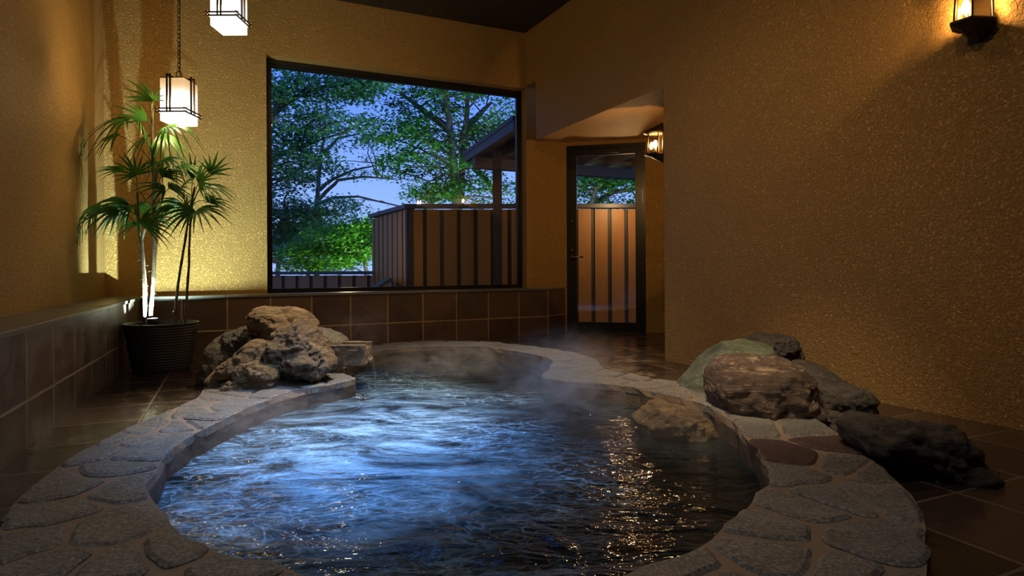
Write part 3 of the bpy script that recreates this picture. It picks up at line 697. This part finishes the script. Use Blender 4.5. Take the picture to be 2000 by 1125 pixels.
# right group
rock('boulder', [(1470,672),(1474,660),(1490,654),(1520,653),(1546,658),(1555,676),(1554,702),(1530,712),(1490,708),(1472,692)], 3.35, .17, M['rock5'], 'dark lump of rock on top of the green boulder against the right wall', None, .03, 11, gR)
rock('boulder', [(1317,775),(1335,745),(1360,712),(1390,686),(1420,668),(1460,664),(1500,672),(1520,700),(1510,750),(1470,790),(1400,794),(1350,790)], 3.18, .24, M['rock4'], 'smooth greenish rounded boulder at the back of the right rim', rz, .02, 12, gR)
rock('boulder', [(1545,712),(1570,706),(1605,715),(1640,740),(1662,765),(1660,830),(1600,850),(1550,820)], 2.95, .20, M['rock5'], 'dark sloping boulder in shadow behind the striped boulder', 0.0, .02, 13, gR)
rock('boulder', [(1385,742),(1392,722),(1410,705),(1440,697),(1480,695),(1520,698),(1548,708),(1568,730),(1580,765),(1600,800),(1602,825),(1580,843),(1520,852),(1470,845),(1430,820),(1400,795),(1386,770)], 2.72, .26, M['rock6'], 'biggest boulder of the right rim, brown with pale bands', rz, .03, 14, gR, strata=.10, srot=-.4)
rock('boulder', [(1585,752),(1600,748),(1650,750),(1680,756),(1698,772),(1698,800),(1690,815),(1650,822),(1600,815),(1586,790)], 2.78, .16, M['rock5'], 'dark blocky boulder low at the foot of the right wall', 0.0, .02, 15, gR)
rock('boulder', [(1238,818),(1252,803),(1275,787),(1300,786),(1320,796),(1345,797),(1368,805),(1382,820),(1400,850),(1390,890),(1330,880),(1270,855),(1245,832)], 2.66, .16, M['rock1'], 'wet tan rock rising out of the pool water', -.14, .035, 16, gR, strata=.05)
rock('boulder', [(1655,840),(1670,824),(1700,819),(1740,818),(1790,830),(1850,850),(1900,878),(1925,915),(1936,955),(1925,970),(1880,962),(1820,945),(1760,930),(1710,905),(1670,870)], 2.06, .14, M['rock5'], 'long flat cracked rock lying on the floor outside the right rim', 0.0, .05, 17, gR, strata=.22, srot=.35)
rock('boulder', [(1580,812),(1600,800),(1630,802),(1650,815),(1655,840),(1630,850),(1590,850)], 2.62, .12, M['rock5'], 'small dark stone between the banded boulder and the long flat rock', rz-.04, .02, 18, gR)
# spout: hewn trough stone
M['hewn'] = rockmat('hewn_spout_stone', [(.06,.045,.03),(.16,.12,.075),(.24,.18,.11),(.42,.33,.22)], 9, b=.9, squash=(1,1,1))
sp0 = at(713, 700, 3.62); L_ = .40
root = empty('water_spout', (sp0.x-.2, 3.62, RZ), 'squared stone trough spout jutting from the rock pile over the water', 'spout')
m = MB(); x1 = sp0.x; x0 = x1-L_; zb_, zt_ = at(700,714,3.62).z, at(700,674,3.62).z; y0, y1 = 3.60, 3.82
def tex_box(m, x0, x1, y0, y1, z0, z1, k=14, amp=.004):
    vs = []; fs = []; idx = {}
    def vert(i, j, l):
        if (i,j,l) not in idx:
            p = Vector((x0+(x1-x0)*i/k, y0+(y1-y0)*j/k, z0+(z1-z0)*l/k)); w = amp
            p += Vector((noise.noise(p*25), noise.noise(p*25+Vector((5,0,0))), noise.noise(p*25+Vector((0,5,0)))))*w
            idx[(i,j,l)] = len(vs); vs.append(p)
        return idx[(i,j,l)]
    for a in range(k):
        for b in range(k):
            for l in (0,k):
                q = [(a,b,l),(a+1,b,l),(a+1,b+1,l),(a,b+1,l)]; q = q if l else q[::-1]; fs.append([vert(*t) for t in q])
                q = [(a,l,b),(a+1,l,b),(a+1,l,b+1),(a,l,b+1)]; q = q[::-1] if l else q; fs.append([vert(*t) for t in q])
                q = [(l,a,b),(l,a+1,b),(l,a+1,b+1),(l,a,b+1)]; q = q if l else q[::-1]; fs.append([vert(*t) for t in q])
    m.add(vs, fs)
tex_box(m, x0, x1, y0, y1, zb_, zt_-.025); m.build('trough_bottom', M['hewn'], root, True)
m = MB(); tex_box(m, x0, x1, y0, y0+.05, zt_-.03, zt_); m.build('trough_side', M['hewn'], root, True)
m = MB(); tex_box(m, x0, x1, y1-.05, y1, zt_-.03, zt_); m.build('trough_side', M['hewn'], root, True)
# falling water
def streammat():
    t = NT('falling_water'); n = t.noise(30, 4, .6, t.scaled((4,1,.3)))
    gl = t.n('BsdfGlossy', {'Color': (.8,.92,1), 'Roughness': .25}).outputs[0]; tr = t.n('BsdfTransparent', {'Color': (.95,.98,1)}).outputs[0]
    return t.surf(t.n('MixShader', {0: t.ramp(n, [(.35,(.08,)*3),(.7,(.55,)*3)]), 1: tr, 2: gl}).outputs[0])
m = MB(); vs = []
for k in range(11):
    s_ = k/10; z = zb_+.045-(zb_+.045-WZ)*s_; xo = x1+.004+.045*math.sqrt(s_)
    for j in range(9):
        a = j/8; vs.append((xo+.006*math.sin(a*9+s_*3), y0+.06+(.10-.03*s_)*a, z))
m.add(vs, [(k*9+j,k*9+j+1,k*9+j+10,k*9+j+9) for k in range(10) for j in range(8)])
o = m.build('falling_water', streammat(), None, True); tag(o, 'thin stream of water falling from the stone spout into the pool', 'water', kind='stuff')

# ------------------------------------------------------------------ outside: deck, fences, porch roof, chair
M['deck'] = plain('dark_deck', (.03,.025,.02), .6, 0, .3, 10)
M['ground'] = plain('forest_floor', (.02,.035,.012), .9, 0, .5, 3, .3)
m = MB(); nA = Vector(NA); a0 = wx0+nA*.3
m.prism([Vector((-6,3.0)), cLB+nA*.3-dA*1.2, wx1+nA*.27, DL+dn*.2, DR+dn*.2, Vector((6,9)), Vector((2,12)), Vector((-6,10))], -.1, -.02)
tag(m.build('deck', M['deck']), kind='structure')
m = MB(); m.box(-40, 40, 10, 60, -1.6, -1.5); m.box(-40,-6,2,10,-1.6,-1.5); tag(m.build('garden_ground', M['ground']), kind='structure')
def woodmat(name, c0, c1, rough=.5):
    t = NT(name); n = t.noise(3, 6, .6, t.scaled((9,9,1))); k = t.n('TexVoronoi', {'Vector': t.scaled((3,3,1.3)), 'Scale': 2.6}, feature='F1').outputs['Distance']
    c = t.mix(n, c0, c1); c = t.mix(t.ramp(k, [(.03,(1,1,1)),(.06,(0,0,0))]), c, tuple(x*.2 for x in c0))
    return t.pbr(c, rough, 0, t.bump(n, .15, .01))
M['plank'] = woodmat('cedar_fence_plank', (.19,.078,.008), (.28,.12,.014))
M['batten'] = plain('black_stained_wood', (.010,.009,.008), .55, 0, .3)
M['rail'] = plain('dark_slate_rail', (.016,.019,.021), .45, 0, .3)
def fence(segs, z0, z1, per, label, name='wooden_fence', gap=.014, backing=True):
    p0 = segs[0][0]; root = empty(name, (p0[0], p0[1], z0), label, 'fence')
    for (p, q, n) in segs:
        p, q, n = Vector(p), Vector(q), Vector(n); L = (q-p).length; d = (q-p)/L; k = int(L/per); m = MB()
        for i in range(k+1):
            a = p+d*(i*per+per*.12); b = p+d*min(L, (i+1)*per-per*.12)
            if (b-a).length > .02: m.slab(a, b, n, .02, z0, z1-.05-gap+random.uniform(-.004,.004))
        m.build('plank_panel', M['plank'], root)
        for i in range(k+1):
            m = MB(); a = p+d*(i*per-per*.15); b = p+d*(i*per+per*.15); m.slab(a+n*.021, b+n*.021, n, .02, z0, z1-.05-gap); m.build('batten', M['batten'], root, label='black batten')
        m = MB(); m.slab(p+n*.045, q+n*.045, n, .03, z1-.25, z1-.17); m.build('cross_rail', M['batten'], root)
        m = MB(); m.slab(p-n*.05-d*.03, q-n*.05+d*.03, n, .13, z1-.05, z1); m.build('top_rail', M['rail'], root)
        m = MB(); m.slab(p-n*.01, p+d*.06-n*.01, n, .10, z0, z1-.05); m.build('post', M['batten'], root)
fz = .7+(HY-398)*7.5/F; fc = at(797, 522, 7.5).xy.copy(); ff = at(727, 522, 8.9).xy.copy(); fr_ = at(1330, 522, 7.62).xy.copy()
d_s = (ff-fc).normalized(); n_s = Vector((d_s.y,-d_s.x)); 
if n_s.y < 0 and False: n_s = -n_s
d_f = (fr_-fc).normalized(); n_f = Vector((-d_f.y, d_f.x))
fence([(fc, fr_, n_f), (fc, ff, n_s)], -.05, fz, .21, 'tall cedar plank fence with black gaps right of centre in the window')
lf0 = at(500, 522, 9.3).xy.copy(); lf1 = at(742, 522, 8.85).xy.copy(); d_l = (lf1-lf0).normalized(); n_l = Vector((-d_l.y, d_l.x))
fence([(lf0, lf1, n_l)], -.05, .655, .235, 'low cedar plank fence with a black rail at the lower left of the window', 'wooden_fence', .012)
# corner post
# porch roof
M['soffit'] = plain('grey_soffit_boards', (.035,.037,.034), .6, 0, .25)
M['rafter'] = plain('weathered_rafter', (.06,.062,.056), .6, 0, .25)
r0 = on(shift(WB, NA, .28), 1003).xy; r1 = r0+nA*1.6
root = empty('porch_roof', (r0.x, r0.y, 2.1), 'dark timber porch roof with rafters over the entrance outside the door', 'roof')
def rp(a, b, z): p = r0+dA*a+nA*b; return (p.x, p.y, z)
zr = lambda b: 2.33-.08*b
m = MB(); m.hexa([rp(0,0,zr(0)),rp(3,0,zr(0)),rp(3,1.6,zr(1.6)),rp(0,1.6,zr(1.6)),rp(0,0,zr(0)+.05),rp(3,0,zr(0)+.05),rp(3,1.6,zr(1.6)+.05),rp(0,1.6,zr(1.6)+.05)])
m.build('roof_deck', M['soffit'], root)
for i in range(8):
    a = .01+i*.40; m = MB()
    m.hexa([rp(a,0,zr(0)-.11),rp(a+.06,0,zr(0)-.11),rp(a+.06,1.55,zr(1.55)-.09),rp(a,1.55,zr(1.55)-.09),rp(a,0,zr(0)),rp(a+.06,0,zr(0)),rp(a+.06,1.55,zr(1.55)),rp(a,1.55,zr(1.55))]); m.build('rafter', M['rafter'], root)
m = MB(); m.hexa([rp(0,1.15,zr(1.45)-.24),rp(3,1.15,zr(1.45)-.24),rp(3,1.25,zr(1.45)-.24),rp(0,1.25,zr(1.45)-.24),rp(0,1.15,zr(1.45)-.10),rp(3,1.15,zr(1.45)-.10),rp(3,1.25,zr(1.45)-.10),rp(0,1.25,zr(1.45)-.10)]); m.build('beam', M['batten'], root)
m = MB(); c = at(972, 522, 7.35); m.box(c.x-.055, c.x+.055, 7.33, 7.43, -.05, 2.12); m.build('post', M['batten'], root)
# lounge chair on the deck
M['wicker'] = plain('dark_wicker', (.018,.020,.022), .5, 0, .4, 80, .6)
cc = at(700, 522, 7.6); root = empty('lounge_chair', (cc.x, cc.y, -.02), 'dark lounge chair whose curved back shows at the foot of the window', 'chair')
def strip(m, prof, x0, x1, th, ax):     # prof: (along, z)
    n = len(prof)
    vs = []
    for y in (x0, x1):
        for (a, z) in prof: vs += [(cc.x+a*ax[0]-y*ax[1], cc.y+a*ax[1]+y*ax[0], z), (cc.x+a*ax[0]-y*ax[1], cc.y+a*ax[1]+y*ax[0], z-th)]
    fs = []
    for i in range(n-1):
        a = 2*i; b = 2*n+2*i; fs += [(a,a+2,b+2,b),(a+1,b+1,b+3,a+3),(a,a+1,a+3,a+2),(b,b+2,b+3,b+1)]
    fs += [(0,2*n,2*n+1,1),(2*n-2,2*n-1,4*n-1,4*n-2)]; m.add(vs, fs)
ax = (.96,.28)
m = MB(); strip(m, [(-.75,.30),(-.5,.33),(-.2,.30),(.0,.28)], -.3, .3, .06, ax); m.build('seat', M['wicker'], root)
m = MB(); strip(m, [(.0,.285),(.12,.40),(.25,.50),(.34,.56),(.385,.575),(.39,.565)], -.3, .3, .05, ax); m.build('backrest', M['wicker'], root)
for a, y in ((-.65,-.25),(-.65,.25),(.05,-.25),(.05,.25)):
    p = Vector((cc.x+a*ax[0]-y*ax[1], cc.y+a*ax[1]+y*ax[0], 0)); m = MB(); m.tube([(p.x,p.y,-.02),(p.x,p.y,.27)], [.016,.022], 8); m.build('leg', M['wicker'], root)

# ------------------------------------------------------------------ trees
M['bark'] = rockmat('tree_bark', [(.03,.035,.03),(.07,.075,.06),(.11,.115,.095),(.17,.17,.14)], 6, rough=.8, squash=(1,1,.4), b=.6)
M['leafA'] = leafmat('maple_leaf', (.03,.19,.025), (.06,.30,.035), .35, .5)
M['leafB'] = leafmat('dark_leaf', (.05,.22,.09), (.10,.36,.14), .3, .5)
M['leafC'] = leafmat('bright_leaf', (.09,.34,.02), (.17,.50,.05), .35, .5)
def leaves(name, pts, size, mat, parent, seed, flat=.35):
    rng = np.random.default_rng(seed); n = len(pts); P = np.array(pts)
    # five-lobed leaf outline
    ang = np.linspace(0, 2*PI, 10, endpoint=False)+PI/2; rr = np.array([1,.45,.9,.40,.62,.30,.62,.40,.9,.45])
    L = np.stack([np.cos(ang)*rr, np.sin(ang)*rr], 1)
    nz = rng.normal(0, flat, (n,3)); nz[:,2] += 1; nz /= np.linalg.norm(nz, axis=1)[:,None]
    r = rng.normal(size=(n,3)); u = np.cross(nz, r); u /= np.linalg.norm(u, axis=1)[:,None]; v = np.cross(nz, u)
    s = size*rng.uniform(.6,1.25,(n,1,1))
    V = P[:,None,:]+s*(L[None,:,0,None]*u[:,None,:]+L[None,:,1,None]*v[:,None,:]); V[:,:,2] -= (s[:,:,0]*(np.abs(L[:,0])**2)*.25)
    off = np.array(ORG[parent.name]); V = (V-off).reshape(-1,3)
    me = bpy.data.meshes.new(name); me.vertices.add(n*10); me.vertices.foreach_set('co', V.ravel())
    me.loops.add(n*10); me.loops.foreach_set('vertex_index', np.arange(n*10)); me.polygons.add(n)
    me.polygons.foreach_set('loop_start', np.arange(n)*10); me.polygons.foreach_set('loop_total', np.full(n,10)); me.update(calc_edges=True)
    me.materials.append(mat); o = bpy.data.objects.new(name, me); C.objects.link(o); o.parent = parent; ORG[o.name] = ORG[parent.name]
    return o
def tree(label, trunk, Y, tr, blobs, mat, size, seed, name='maple_tree', per=60, rc_=.42, thick=.07, br=1.0):
    """trunk: list of polylines in survey points; blobs: (x, y, rx, ry, depth offset, clusters)"""
    random.seed(seed); b0 = at(trunk[0][0][0], trunk[0][0][1], Y); b0.z = -1.5
    root = empty(name, b0, label, 'tree', 'trees beyond the fences')
    m = MB(); tp = []
    for k, tl in enumerate(trunk):
        path = [at(x, y, Y+.25*k) for x, y in tl]
        if k == 0: path.insert(0, Vector((path[0].x, path[0].y, -1.55)))
        fine = []
        for i in range(len(path)-1):
            for j in range(5): fine.append(path[i].lerp(path[i+1], j/5)+Vector((noise.noise(path[i]*2+Vector((j,0,0)))*.05*(j>0),0,0)))
        fine.append(path[-1]); n = len(fine); w = tr*(1 if k == 0 else .7)
        m.tube(fine, [w*(1-.75*i/n) for i in range(n)], 9); tp += fine[n//4:]
    pts = []; tw = MB()
    for (x, y, rx, ry, dy, ncl) in blobs:
        c = at(x, y, Y+dy); sx, sz = rx*(Y+dy)/F, ry*(Y+dy)/F
        for i in range(ncl):
            while True:
                q = Vector((random.uniform(-1,1), random.uniform(-1,1), random.uniform(-1,1)))
                if q.length < 1: break
            cc_ = c+Vector((q.x*sx, q.y*min(1.6,(sx+sz)*.6), q.z*sz))
            b_ = min(random.sample(tp, min(12,len(tp))), key=lambda p: (p-cc_).length+max(0,p.z-cc_.z)*1.5)
            if i % 2 == 0:
                m1 = b_.lerp(cc_, .5)+Vector((random.uniform(-.2,.2), random.uniform(-.2,.2), random.uniform(.0,.25)*(cc_-b_).length*.4))
                L = (cc_-b_).length; path = [b_, b_.lerp(m1,.5)+Vector((0,0,.03)), m1, m1.lerp(cc_,.55)+Vector((0,0,.02)), cc_]
                r_ = (.008+.008*L)*br; tw.tube(path, [r_*1.3, r_, r_*.8, r_*.55, .004], 5, False)
            npl = int(per*random.uniform(.6,1.3)); a0_ = random.uniform(0,6.28); el = random.uniform(.5,.9)
            for j in range(npl):
                a = random.uniform(0, 6.28); r = rc_*math.sqrt(random.random()); ex, ey = r*math.cos(a), r*math.sin(a)*el
                pts.append((cc_.x+ex*math.cos(a0_)-ey*math.sin(a0_), cc_.y+ex*math.sin(a0_)+ey*math.cos(a0_), cc_.z+random.gauss(0,thick)-.25*r*r/rc_))
    t_ = m.build('trunk', M['bark'], root, True); tw.build('branch', M['bark'], root, True)
    leaves('foliage', pts, size, mat, root, seed)
tree('broad maple with two trunks rising behind the tall fence', [[(893,470),(893,400),(886,330),(880,260),(871,190),(865,120)], [(896,400),(903,330),(907,270),(912,200),(925,120)], [(880,255),(855,235),(820,210),(780,180)], [(903,300),(925,325),(950,350),(975,400)], [(907,255),(935,225),(960,200)]], 12, .14,
     [(800,175,70,40,0,14),(890,220,90,60,.3,26),(960,250,60,80,0,22),(800,270,80,40,-.3,26),(770,320,40,30,0,8),(870,330,70,60,0,30),(840,380,70,25,0,14),(960,370,50,50,.5,16),(940,140,90,40,0,16)], M['leafA'], .052, 1, per=85)
tree('slim pale tree with layered branches near the middle of the window', [[(618,480),(618,400),(622,350),(628,300),(634,240),(640,180)], [(622,390),(660,352),(710,345),(770,350)], [(622,372),(650,350),(690,332),(740,322)], [(618,400),(650,386),(700,384),(790,405)], [(630,300),(660,270),(700,262)], [(628,320),(600,300),(575,290)]], 15, .075,
     [(650,320,50,12,0,9),(700,335,40,8,0,6),(600,330,40,30,0,10),(640,265,45,30,0,10),(690,270,40,22,0,8),(730,310,24,10,0,4),(690,400,40,14,0,7),(640,225,40,18,0,6)], M['leafB'], .05, 2, per=50)
tree('dark leaning tree filling the upper left of the window', [[(500,560),(505,400),(515,300),(535,220),(570,150)], [(535,220),(560,200),(600,180),(680,160)], [(510,330),(550,300),(590,290)], [(505,480),(560,490),(620,520),(700,515)], [(505,500),(560,515),(640,505)]], 11, .10,
     [(560,160,70,40,0,26),(640,160,70,35,0,22),(720,170,50,25,0,12),(560,240,55,45,0,24),(630,230,60,30,0,16),(560,330,50,45,0,24),(600,300,40,25,0,9),(715,235,35,30,0,6)], M['leafB'], .052, 3, per=75)
tree('dense dark shrubby tree at the left edge of the window', [[(540,600),(545,500),(550,430),(560,380)], [(545,470),(580,440),(610,430)]], 13, .07,
     [(550,400,50,50,0,28),(590,420,55,35,.3,22),(550,470,50,30,0,16),(640,400,40,22,.5,10)], M['leafB'], .055, 4, per=85)
tree('low bright green maple above the low fence', [[(720,600),(715,500),(690,470),(650,450)], [(715,500),(650,500),(590,495)], [(700,480),(720,450),(700,430)]], 10.2, .05,
     [(660,460,60,22,0,26),(600,490,50,20,0,20),(700,440,50,18,.2,16),(690,490,60,26,0,26),(620,515,80,14,.3,18),(740,470,30,40,.2,12)], M['leafC'], .042, 5, per=85, rc_=.34, thick=.05)
tree('maple with a forked branch seen through the door glass', [[(1150,560),(1150,420),(1165,370),(1190,335),(1240,315)], [(1155,400),(1200,375),(1250,368),(1300,360)], [(1165,370),(1190,365),(1230,350)]], 11.5, .08,
     [(1150,355,40,25,.3,14),(1200,345,50,22,0,16),(1250,350,50,30,0,14),(1150,395,50,20,.4,12),(1230,395,60,14,.6,12),(1300,360,60,40,0,10),(1080,350,60,50,0,14)], M['leafA'], .046, 6, per=80)
tree('bushy dark tree further left, mostly hidden by the window edge', [[(380,600),(385,480),(395,360),(400,250)], [(390,420),(430,380),(470,350)]], 12.5, .11,
     [(400,230,80,60,0,20),(440,340,60,60,0,22),(380,400,80,60,0,20),(460,440,50,50,0,18),(340,300,60,60,0,12)], M['leafB'], .055, 9, per=70)
for k, (x, lab) in enumerate([(440,'far dark tree low behind the left edge of the window'),(600,'far dark tree low behind the bright green maple'),(745,'far dark tree showing just left of the tall fence corner'),(900,'far dark tree hidden behind the tall fence, crown above its rail'),(1060,'far dark tree between window and door views'),(1200,'far dark tree behind the fence seen low through the door glass')]):
    tree(lab, [[(x,600),(x+4,500),(x,450)]], 20+(k%3)*2, .12, [(x,462,70,30,0,26),(x+30,440,40,22,.4,10),(x-40,450,40,22,-.4,10)], M['leafB'], .10, 20+k, name='distant_tree', per=80, rc_=.8, thick=.22, br=.5)

# ------------------------------------------------------------------ steam
def steammat(dens_, col):
    t = NT('steam'); o = t.n('TexCoord').outputs['Object']
    ln = t.n('VectorMath', {0: o}, operation='LENGTH').outputs['Value']
    fall = t.n('MapRange', {0: ln, 1: .15, 2: 1.0, 3: 1.0, 4: 0.0}, interpolation_type='SMOOTHSTEP').outputs[0]
    w = t.n('NewGeometry').outputs['Position']
    n = t.noise(5.5, 3, .6, t.n('Mapping', {'Vector': w, 'Scale': (1,1,1.6)}).outputs[0], 1.4)
    k = t.ramp(n, [(.42,(0,0,0)),(.68,(1,1,1))])
    d = t.math('MULTIPLY', t.math('MULTIPLY', fall, k), dens_)
    vol = t.n('VolumePrincipled', {'Color': col, 'Density': d, 'Anisotropy': .2}).outputs[0]
    t.t.links.new(vol, t.out.inputs['Volume']); return t.m
STEAM = [  # px, py, Y, rx, ry, rz, label
 (1110,770,2.85,.42,.45,.32,'warm plume of steam rising off the water before the right rim corner',3.2),
 (900,705,3.95,.75,.35,.16,'low veil of steam along the back rim of the pool',2.4),
 (480,830,2.70,.55,.45,.14,'thin steam drifting below the rocks at the left inner edge',1.8),
 (1350,850,2.20,.40,.35,.16,'faint steam around the wet rock in the water',1.8),
 (700,640,4.35,.35,.30,.22,'pale wisp of steam in front of the tiles behind the spout',1.4)]
for i, (x, y, Y, rx, ry, rz_, lab, dn_) in enumerate(STEAM):
    me = bpy.data.meshes.new('steam'); b = bmesh.new(); bmesh.ops.create_icosphere(b, subdivisions=3, radius=1); b.to_mesh(me); b.free()
    p = at(x, y, Y); p.z = max(p.z, WZ+rz_*.55)
    for v in me.vertices:
        if p.z+v.co.z*rz_ < WZ+.004: v.co.z = (WZ+.004-p.z)/rz_
    me.materials.append(steammat(dn_, (.92,.90,.88))); o = bpy.data.objects.new('steam', me); C.objects.link(o)
    o.location = p; o.scale = (rx, ry, rz_); tag(o, lab, 'steam', kind='stuff')

# ------------------------------------------------------------------ light
def light(name, typ, loc, power, col, aim=None, size=.05, spot=None, blend=.5):
    l = bpy.data.lights.new(name, typ); l.energy = power; l.color = col
    if typ == 'AREA': l.size = size
    else: l.shadow_soft_size = size
    if typ == 'SPOT': l.spot_size = math.radians(spot); l.spot_blend = blend
    o = bpy.data.objects.new(name, l); C.objects.link(o); o.location = loc
    if aim is not None: o.rotation_euler = (Vector(aim)-Vector(loc)).to_track_quat('-Z', 'Y').to_euler()
    return o
light('uplight_beam', 'SPOT', lc+Vector((0,0,.0945)), 190, (.72,.97,.86), aim=(-2.80,4.9,.82), size=.002, spot=124, blend=1)
for p, e in zip(LAMPS, (34, 20)): light('lantern_light', 'POINT', p, e, (1,.80,.46), size=.04)
light('ceiling_downlight_spout', 'SPOT', (-.35, 3.6, CEIL-.03), 520, (1,.80,.56), aim=(-.95,3.25,0), size=.03, spot=42, blend=.8)
light('fill_spot_back', 'SPOT', (.1, 4.5, CEIL-.03), 210, (1,.86,.66), aim=(.1,4.2,0), size=.03, spot=50, blend=1)  # spot added to brighten the back rim stones; no fixture
light('fill_spot_pool', 'SPOT', (-.2, 1.9, CEIL-.03), 760, (.20,.47,1), aim=(-.55,2.6,0), size=.03, spot=42, blend=1)  # added blue spot without a fixture, lights the painted pool glow
light('fill_spot_mid', 'SPOT', (.35, 2.6, CEIL-.03), 64, (1,.66,.32), aim=(.7,3.6,0), size=.04, spot=110, blend=1)  # unseen overhead source added to raise the room's brightness
light('fill_spot_rear', 'SPOT', (.2, .9, CEIL-.03), 48, (1,.66,.31), aim=(1.2,4.6,1.2), size=.04, spot=110, blend=1)  # added overhead fill, out of view, for the far walls
light('fill_spot_front', 'SPOT', (-.2, .5, CEIL-.03), 62, (.92,.93,1), aim=(-.35,1.7,0), size=.04, spot=95, blend=1)  # made-up wide fill for the near left rim stones
light('fill_spot_boulders', 'SPOT', (.25, 1.8, CEIL-.03), 330, (1,.76,.50), aim=(1.0,2.85,.3), size=.03, spot=34, blend=1)  # spot added to brighten the right-hand boulders
light('garden_floodlight', 'SPOT', (-1.2, 8.9, .1), 420, (.9,1,.7), aim=(-2.6,12,1.8), size=.1, spot=120, blend=.9)
light('garden_floodlight_right', 'SPOT', (.6, 8.6, .1), 450, (.9,1,.75), aim=(.5,12,3.0), size=.1, spot=110, blend=.9)
light('porch_fill', 'POINT', (1.35, 7.0, 1.5), 32, (1,.58,.26), size=.04)  # unseen light added to warm the fence by the door
light('deck_fill', 'POINT', (-1.9, 7.0, .9), 9, (1,.70,.36), size=.04)  # made-up warm light against the blue cast on the side fence

w = bpy.data.worlds.new('dusk_sky'); bpy.context.scene.world = w; w.use_nodes = True; nt = w.node_tree; nt.nodes.clear()
tc = nt.nodes.new('ShaderNodeTexCoord'); sp = nt.nodes.new('ShaderNodeSeparateXYZ'); nt.links.new(tc.outputs['Generated'], sp.inputs[0])
cr = nt.nodes.new('ShaderNodeValToRGB'); nt.links.new(sp.outputs[2], cr.inputs[0])
els = [(0,(.36,.52,1)),(.10,(.30,.47,1)),(.30,(.11,.27,1)),(1,(.05,.16,.85))]
while len(cr.color_ramp.elements) < len(els): cr.color_ramp.elements.new(.5)
for e, (p, c) in zip(cr.color_ramp.elements, els): e.position = p; e.color = (*c, 1)
bg = nt.nodes.new('ShaderNodeBackground'); bg.inputs[1].default_value = 1.3; nt.links.new(cr.outputs[0], bg.inputs[0])
wo = nt.nodes.new('ShaderNodeOutputWorld'); nt.links.new(bg.outputs[0], wo.inputs[0])

# ------------------------------------------------------------------ camera
cam = bpy.data.cameras.new('camera'); co = bpy.data.objects.new('camera', cam); C.objects.link(co)
cam.sensor_width = 36; cam.lens = F/2000*36; cam.shift_y = -(562.5-HY)/2000; cam.clip_start = .02
co.location = (0,0,H); co.rotation_euler = (PI/2, -ROLL, 0)
from mathutils import Matrix
co.rotation_euler = (Matrix.Rotation(PI/2, 3, 'X') @ Matrix.Rotation(ROLL, 3, 'Z')).to_euler()
S = bpy.context.scene; S.camera = co
S.view_settings.view_transform = 'Standard'; S.view_settings.look = 'None'; S.view_settings.gamma = 1; S.view_settings.exposure = 0
S.view_settings.use_curve_mapping = False
cy = S.cycles; cy.max_bounces = 8; cy.diffuse_bounces = 4; cy.glossy_bounces = 4; cy.transparent_max_bounces = 24; cy.volume_bounces = 0
cy.volume_step_rate = 1.0; cy.caustics_reflective = False; cy.caustics_refractive = False
